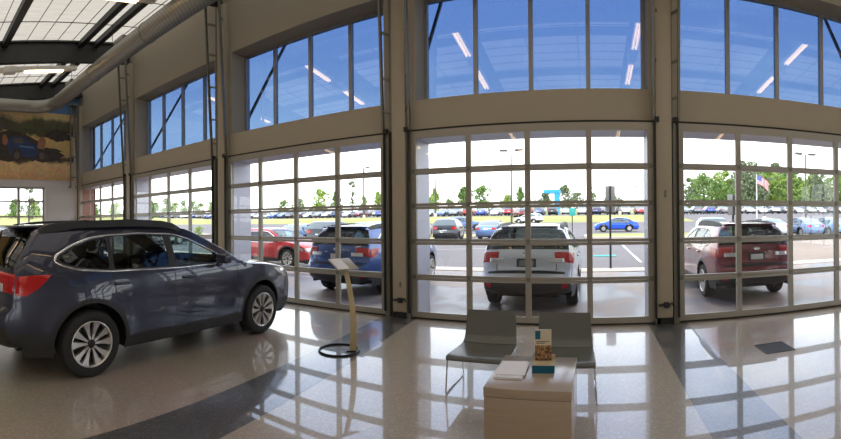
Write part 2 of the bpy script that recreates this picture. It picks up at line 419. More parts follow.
WN = ['farthest high window on the left', 'second high window from the far end', 'high window left of the column by the chairs', 'high window directly above the two grey chairs', 'high window above the dark red wagon', 'high window beyond the right edge']
for k, c in enumerate(BAYS):
    HW, PM = HWS[k], MUL[k]
    b = MB(); y0, y1 = 6.98, 7.06
    b.box(c-HW, c+HW, y0, y1, ZW0, ZW0+.05); b.box(c-HW, c+HW, y0, y1, ZW1-.05, ZW1)
    us = [-HW+.03, -PM, 0, PM, HW-.03]
    for i, u in enumerate(us):
        w = .03 if i in (0, 4) else .035
        b.box(c+u-w, c+u+w, y0, y1, ZW0+.05, ZW1-.05)
    w = b.build('window_%d' % (k+1), M['wframe']); struct(w, WN[k], 'window')
    b = MB()
    for i in range(4): b.box(c+us[i]+.02, c+us[i+1]-.02, 7.016, 7.024, ZW0+.04, ZW1-.04)
    b.build('pane', M['bluegl'], w)
for k, (ya, yb) in enumerate(((-6.2, -2.6), (-1.8, 1.8))):  # unseen windows, added to let more daylight into the room
    b = MB(); x0, x1 = XR+.12, XR+.2
    for z in (.3, 1.7, 3.14): b.box(x0, x1, ya, yb, z, z+.06)
    for i in range(4): b.box(x0+.001, x1-.001, ya+1.18*i, ya+1.18*i+.06, .36, 3.14)
    w = b.build('window_%d' % (k+7), M['wframe']); struct(w, ['tall window in the right end wall towards the back', 'tall window in the right end wall nearer the doors'][k], 'window')
    b = MB(); b.box(XR+.157, XR+.163, ya+.02, yb-.02, .32, 3.18); b.build('pane', M['glass'], w)
# glazed door in the end wall
b = MB()
ys = [wy1-1.03*i for i in range(10)]
for i, y in enumerate(ys): b.box(XL-.22, XL-.14, y-.05 if i else y-.06, y+.05 if i else y, 0, zs)
for z in (0, .62, 1.22, 1.82, 2.42, 2.94): b.box(XL-.218, XL-.142, wy0, wy1, z, z+.06)
o = b.build('door_7', M['alu']); struct(o, 'glass sectional door in the pale end wall under the mural', 'door')
b = MB(); b.box(XL-.183, XL-.177, wy0, wy1, .03, zs-.02); b.build('pane', M['glass'], o)

# mural: printed picture of a blue car in golden grass
def muralmat():
    m, nt, b = nodes('mural_print'); L = nt.links
    tc = N(nt, 'ShaderNodeTexCoord'); sp = N(nt, 'ShaderNodeSeparateXYZ'); L.new(tc.outputs['Object'], sp.inputs[0])
    n1 = N(nt, 'ShaderNodeTexNoise', Scale=1.6, Detail=6.0); n2 = N(nt, 'ShaderNodeTexNoise', Scale=9.0, Detail=5.0)
    L.new(tc.outputs['Object'], n1.inputs['Vector']); L.new(tc.outputs['Object'], n2.inputs['Vector'])
    a = N(nt, 'ShaderNodeMath', operation='MULTIPLY_ADD'); L.new(n1.outputs[0], a.inputs[0]); a.inputs[1].default_value = .9; L.new(sp.outputs[2], a.inputs[2])
    mr = N(nt, 'ShaderNodeMapRange'); mr.inputs[1].default_value = .45; mr.inputs[2].default_value = 3.05; L.new(a.outputs[0], mr.inputs[0])
    cr = N(nt, 'ShaderNodeValToRGB'); e = cr.color_ramp.elements
    e[0].position = 0; e[0].color = (.42,.24,.09,1); e[1].position = 1; e[1].color = (.52,.36,.14,1)
    for p, c in ((.24,(.55,.36,.15,1)), (.30,(.05,.035,.02,1)), (.36,(.10,.07,.03,1)), (.40,(.42,.28,.08,1)), (.66,(.46,.32,.10,1)), (.70,(.05,.05,.025,1)), (.86,(.09,.09,.05,1)), (.93,(.45,.34,.15,1))):
        x = e.new(p); x.color = c
    L.new(mr.outputs[0], cr.inputs[0])
    mx = N(nt, 'ShaderNodeMix', data_type='RGBA', blend_type='OVERLAY'); mx.inputs[0].default_value = .6; L.new(cr.outputs[0], mx.inputs[6]); L.new(n2.outputs['Color'], mx.inputs[7])
    hs = N(nt, 'ShaderNodeHueSaturation', Saturation=.92, Value=1.35); L.new(mx.outputs[2], hs.inputs['Color'])
    L.new(hs.outputs[0], b.inputs['Base Color']); b.inputs['Roughness'].default_value = .6; return m
mu = empty('wall_mural', (XL, 0, 3.28)); tag(mu, 'large mural print of a blue car in a golden field on the end wall', 'mural')
b = MB(); b.box(.004, .02, -5.5, 6.25, 0, 2.62); b.build('print', muralmat(), mu)
def flat(poly, off, m, name):
    bb = MB(); n = len(poly); vs = [(off, y, z) for y, z in poly] + [(off+.003, y, z) for y, z in poly]
    bb.add(vs, [tuple(range(n))[::-1], tuple(range(n, 2*n))] + [(i, (i+1) % n, n+(i+1) % n, n+i) for i in range(n)]); return bb.build(name, m, mu)
MP = {'b': mat('print_blue', (.03,.055,.15), .6, var=.7, scale=4), 'k': mat('print_shadow', (.045,.036,.03), .6, var=.8, scale=5), 'g': mat('print_grey', (.10,.09,.08), .6, var=.6, scale=4), 'r': mat('print_red', (.32,.14,.08), .6, var=.4, scale=6)}  # print colours; the darkest serves bushes, wheels and text lines
def blob(cy, cz, ry, rz_, seed, n=26, j=.22):
    r = random.Random(seed); return [(cy+ry*(1+r.uniform(-j, j))*math.cos(2*PI*q/n), cz+rz_*(1+r.uniform(-j, j))*math.sin(2*PI*q/n)) for q in range(n)]
flat(blob(3.4, 1.25, 1.5, .62, 3), .021, MP['k'], 'printed_bush'); flat(blob(5.0, .98, .9, .30, 9), .0215, MP['k'], 'printed_bush')
flat(blob(2.8, 2.05, .75, .38, 4), .0222, MP['g'], 'printed_rock'); flat(blob(5.6, 1.75, .55, .22, 12), .0218, MP['k'], 'printed_bush')
flat([(3.62,.92),(4.62,.86),(4.78,1.08),(4.74,1.34),(4.45,1.42),(4.25,1.62),(3.75,1.66),(3.55,1.40)], .025, MP['b'], 'printed_car')
flat([(3.78,1.40),(4.2,1.38),(4.14,1.57),(3.82,1.59)], .0285, MP['g'], 'printed_window')
flat([(4.02,1.24),(4.62,1.20),(4.60,1.27),(4.02,1.31)], .0285, mat('print_light_blue', (.10,.20,.38), .6, var=.4, scale=8), 'printed_highlight')
for cy in (3.92, 4.92):
    flat([(cy+.2*math.cos(a), .93+.25*math.sin(a)) for a in [2*PI*i/18 for i in range(18)]], .0288, MP['k'], 'printed_wheel')
    flat([(cy+.11*math.cos(a), .93+.14*math.sin(a)) for a in [2*PI*i/14 for i in range(14)]], .0322, MP['g'], 'printed_rim')
flat(blob(4.92, 1.42, .17, .26, 21, 16), .0325, MP['r'], 'printed_figure')
flat(blob(3.45, 1.5, .10, .22, 22, 14), .0325, MP['r'], 'printed_figure')

# spiral duct
def ductmat():
    m, nt, b = nodes('spiral_duct_metal'); L = nt.links; tc = N(nt, 'ShaderNodeTexCoord')
    wv = N(nt, 'ShaderNodeTexWave', Scale=6.0, Distortion=.3); wv.wave_type = 'BANDS'; wv.bands_direction = 'DIAGONAL'; L.new(tc.outputs['Object'], wv.inputs['Vector'])
    cr = N(nt, 'ShaderNodeValToRGB'); cr.color_ramp.elements[0].color = (.28,.27,.235,1); cr.color_ramp.elements[1].color = (.36,.35,.31,1); L.new(wv.outputs[0], cr.inputs[0])
    L.new(cr.outputs[0], b.inputs['Base Color']); b.inputs['Metallic'].default_value = .55; b.inputs['Roughness'].default_value = .45
    bp = N(nt, 'ShaderNodeBump', Strength=.12, Distance=.01); L.new(wv.outputs[0], bp.inputs['Height']); L.new(bp.outputs[0], b.inputs['Normal']); return m
dm = ductmat()
du = empty('spiral_duct', (-12, 5.1, 5.95)); tag(du, 'galvanised spiral air duct running along the wall and turning at the mural', 'duct')
b = MB(); R = .235; b.tube([(21.95-24.55*i/30, 0, 0) for i in range(31)], R, 24)
b.build('duct_run', dm, du)
b = MB(); pts = [(-2.6 - .85*math.sin(a), -.85*(1-math.cos(a)), 0) for a in [PI/2*i/10 for i in range(11)]]; b.tube(pts, R*1.02, 24); b.build('duct_elbow', dm, du)
b = MB(); b.tube([(-3.45, -.85-.5*i, 0) for i in range(24)], R, 24); b.build('duct_branch', dm, du)
for i in range(9):
    b = MB(); b.lathe([(R*1.0, -.02), (R*1.05, -.02), (R*1.05, .02), (R*1.0, .02)], 24, 'X', c=(-2.4+3*i, 0, 0)); b.build('duct_collar', M['galv'], du)
for i in range(8):
    b = MB(); b.bar((-1.2+3*i, 0, R), (-1.2+3*i, 0, .93), .012); b.build('hanger_rod', M['dark'], du)
for i in range(6):
    b = MB(); b.bbox(-1.5+3.6*i, -1.0+3.6*i, -.12, .12, R-.02, R+.10, .01); b.build('damper_box', M['galv'], du)

# light fixtures in rows below the girders
M['tube'] = emit('fluorescent_tube', (1.0,.70,.36), 6.0)
M['fixwhite'] = mat('fixture_white', (.78,.76,.70), .5, var=.02)
for k, gx in enumerate(COLS):
    f = empty('light_row', (gx, 0, 6.02))
    tag(f, ['long row of white tube lights in front of the far end girder', 'row of tube lights near the roof over the parked wagon', 'row of tube lights mirrored in the window above the stand', 'row of tube lights mirrored in the window above the chairs', 'row of tube lights over the right of the showroom'][k], 'light', 'tube light rows under the roof')
    b = MB(); b.box(-.09, .09, -6.6, 4.72, .03, .14); slope(b).build('channel', M['fixwhite'], f)
    for i in range(6):
        y1 = 4.3 - 2.03*i; y0 = y1 - 1.15
        b = MB(); b.box(-.065, -.02, y0, y1, -.015, .03); b.box(.02, .065, y0, y1, -.015, .03); slope(b).build('lamp_tube', M['tube'], f)
        b = MB(); b.bbox(-.12, .12, y0-.62, y0-.27, -.02, .16, .01); slope(b).build('gear_box', M['fixwhite'], f)
    for y in (4, 1, -2, -5):
        b = MB(); b.bar((0, y, .14), (0, y, .25), .012); slope(b).build('hanger', M['dark'], f)

# floor drain
o = empty('floor_drain', (2.19, 4.83, 0)); tag(o, 'square black floor drain grate in front of the right door', 'drain')
b = MB(); b.box(-.19,.19,-.19,.19,.0,.003); b.build('pan', M['black'], o)
b = MB()
for i in range(10): b.box(-.18+.038*i, -.165+.038*i, -.18, .18, .0032, .007)
for s in (-1, 1): b.box(-.19,.19, s*.185-.008, s*.185+.008, .0032, .008); b.box(s*.185-.008, s*.185+.008, -.177, .177, .0032, .008)
b.build('grate', M['dark'], o)
# ------------------------------------------------------------------ cars
def pchip(xs, ys):
    n = len(xs); h = [xs[i+1]-xs[i] for i in range(n-1)]; d = [(ys[i+1]-ys[i])/h[i] for i in range(n-1)]; m = [0]*n
    for i in range(1, n-1):
        if d[i-1]*d[i] > 0:
            w1, w2 = 2*h[i]+h[i-1], h[i]+2*h[i-1]; m[i] = (w1+w2)/(w1/d[i-1]+w2/d[i])
    m[0], m[-1] = d[0], d[-1]
    def f(x):
        x = min(max(x, xs[0]), xs[-1]); i = 0
        while i < n-2 and x > xs[i+1]: i += 1
        t = (x-xs[i])/h[i]; t2, t3 = t*t, t*t*t
        return (2*t3-3*t2+1)*ys[i] + (t3-2*t2+t)*h[i]*m[i] + (3*t2-2*t3)*ys[i+1] + (t3-t2)*h[i]*m[i+1]
    return f
def inpoly(p, poly):
    x, y = p; c = False; n = len(poly)
    for i in range(n):
        x1, y1 = poly[i]; x2, y2 = poly[i-1]
        if (y1 > y) != (y2 > y) and x < (x2-x1)*(y-y1)/(y2-y1)+x1: c = not c
    return c
def dens(poly, step, closed=True):
    out = []; n = len(poly)
    for i in range(n if closed else n-1):
        a = poly[i]; b = poly[(i+1) % n]; L = math.hypot(b[0]-a[0], b[1]-a[1]); k = max(1, round(L/step))
        out += [(a[0]+(b[0]-a[0])*j/k, a[1]+(b[1]-a[1])*j/k) for j in range(k)]
    if not closed: out.append(poly[-1])
    return out
def roundpoly(poly, r=.05, k=4):
    out = []; n = len(poly)
    for i in range(n):
        p0, p1, p2 = (Vector(poly[i-1]), Vector(poly[i]), Vector(poly[(i+1) % n]))
        a = (p0-p1); c = (p2-p1); q = min(r, a.length*.45, c.length*.45); A = p1+a.normalized()*q; C = p1+c.normalized()*q
        for j in range(k+1):
            t = j/k; v = A*(1-t)**2 + p1*2*t*(1-t) + C*t*t; out.append((v.x, v.y))
    return out
def cdt(outline, holes, grid, extra=(), keep=None):
    """fills an outline with holes; returns points and triangles"""
    pts = []; ed = []
    def loop(L):
        o = len(pts); pts.extend(L); ed.extend([(o+i, o+(i+1) % len(L)) for i in range(len(L))])
    loop(outline)
    for h in holes: loop(h)
    for L in extra:
        o = len(pts); pts.extend(L); ed.extend([(o+i, o+i+1) for i in range(len(L)-1)])
    xs = [p[0] for p in outline]; zs = [p[1] for p in outline]; allp = list(pts)
    x = min(xs)
    while x < max(xs):
        z = min(zs)
        while z < max(zs):
            if inpoly((x, z), outline) and not any(inpoly((x, z), h) for h in holes) and min((p[0]-x)**2+(p[1]-z)**2 for p in allp) > (grid*.6)**2: pts.append((x, z))
            z += grid
        x += grid
    r = delaunay_2d_cdt([Vector(p) for p in pts], ed, [], 0, 1e-5)
    V = [(v.x, v.y) for v in r[0]]; T = []
    for f in r[2]:
        c = (sum(V[i][0] for i in f)/len(f), sum(V[i][1] for i in f)/len(f))
        if inpoly(c, outline) and not any(inpoly(c, h) for h in holes): T.append((tuple(f), c))
    return V, T

class Car:
    def __init__(s, kind, hi):
        s.kind, s.hi = kind, hi
        if kind == 'wagon':
            s.path = [(-2.02,.40,.10),(-2.12,.44,.13),(-2.17,.53,.15),(-2.18,.64,.16),(-2.17,.71,.15),(-2.115,.76,.13),(-2.10,.87,.12),(-2.085,1.04,.12),(-2.07,1.15,.10),(-1.96,1.33,.08),(-1.83,1.50,.06),
                      (-1.73,1.55,.05),(-1.4,1.575,.045),(-.8,1.595,.045),(-.3,1.59,.045),(.0,1.57,.045),(.22,1.53,.05),(.65,1.32,.06),(1.08,1.09,.06),(1.18,1.05,.05),(1.6,1.0,.05),(2.0,.93,.06),(2.19,.86,.10),(2.27,.76,.15),(2.31,.58,.16),(2.31,.42,.16),(2.26,.30,.15),(2.16,.22,.10)]
            s.rw, s.ws = (8, 10), (16, 18); s.ax = (-1.265, 1.48); s.sill = .25
            s.win = [[(.76,1.115),(.50,1.255),(.20,1.40),(.06,1.445),(-.08,1.465),(-.08,1.105)], [(-.19,1.108),(-.19,1.472),(-.55,1.482),(-.93,1.465),(-.96,1.12)], [(-1.02,1.125),(-.99,1.462),(-1.2,1.43),(-1.40,1.365),(-1.58,1.275),(-1.60,1.235),(-1.52,1.195),(-1.36,1.155)]]
            s.dlo = [(.84,1.095),(.52,1.275),(.20,1.425),(.05,1.472),(-.1,1.49),(-.55,1.505),(-.97,1.488),(-1.22,1.453),(-1.43,1.385),(-1.63,1.285),(-1.65,1.225),(-1.54,1.17),(-1.37,1.13),(-1.0,1.10),(0,1.082)]
            s.w = pchip([.2,.35,.5,.7,.85,1.0,1.08,1.12,1.25,1.4,1.5,1.6], [.84,.885,.905,.915,.912,.895,.875,.858,.805,.73,.67,.61])
        else:
            s.path = [(-2.10,.30,.10),(-2.18,.36,.12),(-2.21,.5,.13),(-2.20,.66,.13),(-2.17,.80,.11),(-2.13,.93,.08),(-2.05,1.00,.05),(-1.78,1.035,.05),(-1.45,1.19,.06),(-1.02,1.375,.05),
                      (-.6,1.425,.045),(-.1,1.43,.045),(.30,1.385,.05),(.75,1.20,.06),(1.18,.99,.06),(1.28,.965,.05),(1.7,.90,.05),(2.0,.80,.07),(2.10,.72,.10),(2.15,.60,.13),(2.16,.45,.13),(2.13,.30,.12),(2.06,.20,.1)]
            s.rw, s.ws = (7, 9), (12, 14); s.ax = (-1.27, 1.38); s.sill = .22
            s.win = [[(.92,.965),(.62,1.14),(.28,1.30),(.05,1.335),(-.05,1.335),(-.05,.945)], [(-.13,.945),(-.13,1.335),(-.55,1.325),(-.95,1.265),(-1.3,1.12),(-1.36,1.03),(-1.2,.96)]]
            s.dlo = [(.98,.945),(.64,1.165),(.28,1.325),(.05,1.36),(-.55,1.35),(-.97,1.29),(-1.36,1.13),(-1.43,1.03),(-1.22,.935),(-.05,.925)]
            s.w = pchip([.2,.35,.5,.7,.85,.93,1.0,1.2,1.4,1.5], [.82,.865,.885,.895,.88,.86,.84,.75,.64,.58])
        s.T = [-1,-.985,-.955,-.9,-.8,-.66,-.45,-.22,0,.22,.45,.66,.8,.9,.955,.985,1] if hi else [-1,-.95,-.8,-.4,0,.4,.8,.95,1]
        s.step = .05 if hi else .16
        # arc-length parameter for the path
        P = s.path; L = [0]
        for i in range(1, len(P)): L.append(L[-1]+math.hypot(P[i][0]-P[i-1][0], P[i][1]-P[i-1][1]))
        s.L = L; s.fx, s.fz, s.fc = (pchip(L, [p[i] for p in P]) for i in range(3))
        par = []
        for i in range(len(P)-1):
            k = max(1, round((L[i+1]-L[i])/s.step)) if hi else max(1, round((L[i+1]-L[i])/.3))
            par += [L[i]+(L[i+1]-L[i])*j/k for j in range(k)]
        par.append(L[-1]); s.par = par
    def S(s, x, z):
        w = s.w(z); k = 1.0; end = 2.25 if s.kind == 'wagon' else 2.18
        fade = max(0, min(1, (1.35-z)/.3))
        if x > 1.1: k -= .15*fade*((x-1.1)/(end-1.1))**2.2
        if x < -1.2: k -= (.09*fade+.03)*((-1.2-x)/(end-1.2))**2.2
        # wheel-arch flare
        for a in s.ax:
            d = math.hypot(x-a, z-.36)
            if d < .62: w += .018*max(0, 1-abs(d-.44)/.16)
        return w*k
    def strip(s, q, t, off=0):
        x, z = s.fx(q), s.fz(q); e = .004
        tx, tz = s.fx(q+e)-s.fx(q-e), s.fz(q+e)-s.fz(q-e); l = math.hypot(tx, tz) or 1; nx, nz = -tz/l, tx/l
        c = s.fc(q)*(1-abs(t)**3.2)**.6 + off
        return (x+nx*c, s.S(x, z)*t*(1 + (off*.4 if abs(t) > .9 else 0)), z+nz*c)
    def side(s, x, z, off=0, sg=1): return (x, sg*(s.S(x, z)+off), z)
    def arch(s, a, r, n=None, z0=None):
        n = n or (22 if s.hi else 8); z0 = z0 or s.sill; c = .36; a0 = math.asin((z0-c)/r)
        return [(a+r*math.cos(t), c+r*math.sin(t)) for t in [a0+(PI-2*a0)*i/n for i in range(n+1)]]
    def outline(s, r):
        top = [(s.fx(q), s.fz(q)) for q in s.par]
        x0, x1 = top[0][0], top[-1][0]; st = .12 if s.hi else .4
        bot = []; z = s.sill
        fa, ra = s.arch(s.ax[1], r), s.arch(s.ax[0], r)
        bot += dens([(x1-.02, z), fa[0]], st, False)[0:-1] if x1-.02 > fa[0][0]+.02 else []
        bot += fa; bot += dens([fa[-1], ra[0]], st, False)[1:-1]; bot += ra
        if ra[-1][0] > x0+.06: bot += dens([ra[-1], (x0+.03, z+.02)], st, False)[1:]
        return top + bot
    # the mesh builders ------------------------------------------------
    def body(s, b, m_paint=0, m_black=1, wins=True):
        out = s.outline(.425); holes = [dens(roundpoly(w, .04, 3 if s.hi else 1), s.step*1.2) for w in s.win] if wins else []
        ex = [s.arch(s.ax[0], .475), s.arch(s.ax[1], .475)]
        cz = s.sill+.13
        ex.append(dens([(s.ax[0]+.46, cz), (s.ax[1]-.46, cz)], s.step*2, False))
        if s.kind == 'wagon': ex += [dens([(-2.165, .52), (s.ax[0]-.455, .52)], .08, False), dens([(s.ax[1]+.46, .42), (2.26, .42)], .08, False)]
        V, T = cdt(out, holes, .075 if s.hi else .24, ex)
        dlo = roundpoly(s.dlo, .03, 2)
        for sg in (1, -1):
            vs = [s.side(x, z, 0, sg) for x, z in V]; P = []; K = []
            for f, c in T:
                blk = any(math.hypot(c[0]-a, c[1]-.36) < .475 for a in s.ax) or (c[1] < cz and s.ax[0] < c[0] < s.ax[1]) or c[1] < s.sill+.10 or (s.kind == 'wagon' and ((c[0] < s.ax[0] and c[1] < .52) or (c[0] > s.ax[1] and c[1] < .42))) or inpoly(c, dlo)
                (K if blk else P).append(f if sg > 0 else f[::-1])
            b.add(vs, P, m_paint, True); b.add(vs, K, m_black, True)
        rows = [[s.strip(q, t) for t in s.T] for q in s.par]; n = len(s.T)
        vs = [p for r in rows for p in r]; P = []; K = []
        for i in range(len(s.par)-1):
            qm = (s.par[i]+s.par[i+1])/2
            for j in range(n-1):
                tm = abs(s.T[j]+s.T[j+1])/2; f = (i*n+j, (i+1)*n+j, (i+1)*n+j+1, i*n+j+1)
                if s.is_glass(qm, tm): continue
                zz = s.fz(qm); low = zz < ((.57 if s.fx(qm) < 0 else .40) if s.kind == 'wagon' else .36)
                ring = (s.L[s.rw[0]]-.0 < qm < s.L[s.rw[1]] or s.L[s.ws[0]] < qm < s.L[s.ws[1]]) and tm < .97
                (K if low or ring else P).append(f)
        b.add(vs, P, m_paint, True); b.add(vs, K, m_black, True)
    def is_glass(s, q, t):
        return (t < .985 and s.L[s.rw[0]] < q < s.L[s.rw[1]]) or t < (.91 if s.hi else .9) and (s.L[s.rw[0]] < q < s.L[s.rw[1]]-.0 or s.L[s.ws[0]] < q < s.L[s.ws[1]])
    def strip_glass(s, b, rng, m=0):
        n = len(s.T); par = [q for q in s.par if s.L[rng[0]]-1e-6 <= q <= s.L[rng[1]]+1e-6]
        vs = [s.strip(q, t, -.004) for q in par for t in s.T]; fs = []
        for i in range(len(par)-1):
            for j in range(n-1):
                if abs(s.T[j]+s.T[j+1])/2 < (.985 if rng == s.rw else .91 if s.hi else .9): fs.append((i*n+j, (i+1)*n+j, (i+1)*n+j+1, i*n+j+1))
        b.add(vs, fs, m, True)
    def side_patch(s, b, poly, off, sg, m=0, g=.09, rim=True):
        o = dens(poly, .06 if s.hi else .2); V, T = cdt(o, [], g if s.hi else .3)
        vs = [s.side(x, z, off, sg) for x, z in V]; b.add(vs, [f if sg > 0 else f[::-1] for f, c in T], m, True)
        if rim:
            k = len(o); r = [s.side(x, z, off, sg) for x, z in o] + [s.side(x, z, -.01, sg) for x, z in o]
            b.add(r, [(i, (i+1) % k, k+(i+1) % k, k+i) for i in range(k)], m)
    def strip_patch(s, b, z0, z1, t0, t1, off, m=0, rear=True, nq=6, nt=8):
        """a patch on the tail (rear) or nose between two heights"""
        qs = []; half = s.L[len(s.L)//2]
        for i in range(nq+1):
            z = z0+(z1-z0)*i/nq; lo, hi_ = (0, s.L[s.rw[1]]) if rear else (s.L[s.ws[1]], s.L[-1])
            for _ in range(30):
                mid = (lo+hi_)/2
                if (s.fz(mid) < z) == rear: lo = mid
                else: hi_ = mid
            qs.append(lo)
        vs = []; fs = []
        for o in (off, -.01):
            for q in qs:
                for j in range(nt+1): vs.append(s.strip(q, t0+(t1-t0)*j/nt, o))
        w = nt+1; h = (nq+1)*w
        for i in range(nq):
            for j in range(nt): fs.append((i*w+j, i*w+j+1, (i+1)*w+j+1, (i+1)*w+j))
        for i in range(nq):
            for j in (0, nt): fs.append((i*w+j, (i+1)*w+j, h+(i+1)*w+j, h+i*w+j))
        for j in range(nt):
            for i in (0, nq): fs.append((i*w+j, i*w+j+1, h+i*w+j+1, h+i*w+j))
        b.add(vs, fs, m, True)
    def ribbon(s, b, poly, sg, w=.018, off=.006, m=0, closed=True):
        k = len(poly); vs = []; fs = []
        for i in range(k):
            p = Vector(poly[i]); a = Vector(poly[i-1] if closed or i else poly[i]); c = Vector(poly[(i+1) % k] if closed or i < k-1 else poly[i])
            d = (c-a).normalized(); nn = Vector((-d.y, d.x))*w/2
            for q, o in ((p-nn, 0), (p-nn*.6, off), (p+nn*.6, off), (p+nn, 0)): vs.append(s.side(q.x, q.y, o, sg))
        for i in range(k if closed else k-1):
            j = (i+1) % k
            for e in range(3): fs.append((i*4+e, j*4+e, j*4+e+1, i*4+e+1))
        b.add(vs, fs, m, True)

def wheel_meshes():
    t = MB(); R = .352
    t.lathe([(.235,-.10),(.25,-.112),(.30,-.116),(.335,-.105),(R-.004,-.085),(R,-.04),(R,.04),(R-.004,.085),(.335,.105),(.30,.116),(.25,.112),(.235,.10)], 48, 'Y', close=True)
    r = MB()
    r.lathe([(.236,.108),(.243,.114),(.236,.118),(.226,.108),(.222,.09),(.222,-.08),(.236,-.09)], 48, 'Y', 0)
    r.lathe([(.0,.035),(.224,.03)], 40, 'Y', 1)
    for k in range(10):
        a = 2*PI*k/10 + (.035 if k % 2 else -.035); Mx = Matrix.Rotation(a, 4, 'Y')
        vs = []
        for (x, w, y) in ((.035,.013,.092),(.10,.018,.09),(.18,.034,.098),(.230,.054,.106)):
            vs += [Mx @ Vector((x, y-.03, -w)), Mx @ Vector((x, y, -w*.8)), Mx @ Vector((x, y, w*.8)), Mx @ Vector((x, y-.03, w))]
        fs = []
        for i in range(3):
            for e in range(3): fs.append((i*4+e, i*4+e+1, i*4+4+e+1, i*4+4+e))
        r.add(vs, fs, 0)
    h = MB(); h.lathe([(.0,.10),(.03,.10),(.045,.094),(.05,.08),(.05,.05)], 20, 'Y')
    return t.mesh('tyre', M['tyre'], True, .6), r.mesh('rim', [M['rim'], M['rimdark']], True, .5), h.mesh('hub_cap', M['rimdark'])
WM = wheel_meshes()
def add_wheels(root, axs, track=.79):
    for ax in axs:
        for sg in (1, -1):
            o = bpy.data.objects.new('wheel', WM[0]); COL.objects.link(o); o.parent = root; o.location = (ax, sg*track, .352)
            if sg < 0: o.rotation_euler = (0, 0, PI)
            for nm, me in (('rim', WM[1]), ('hub_cap', WM[2])):
                c = bpy.data.objects.new(nm, me); COL.objects.link(c); c.parent = o

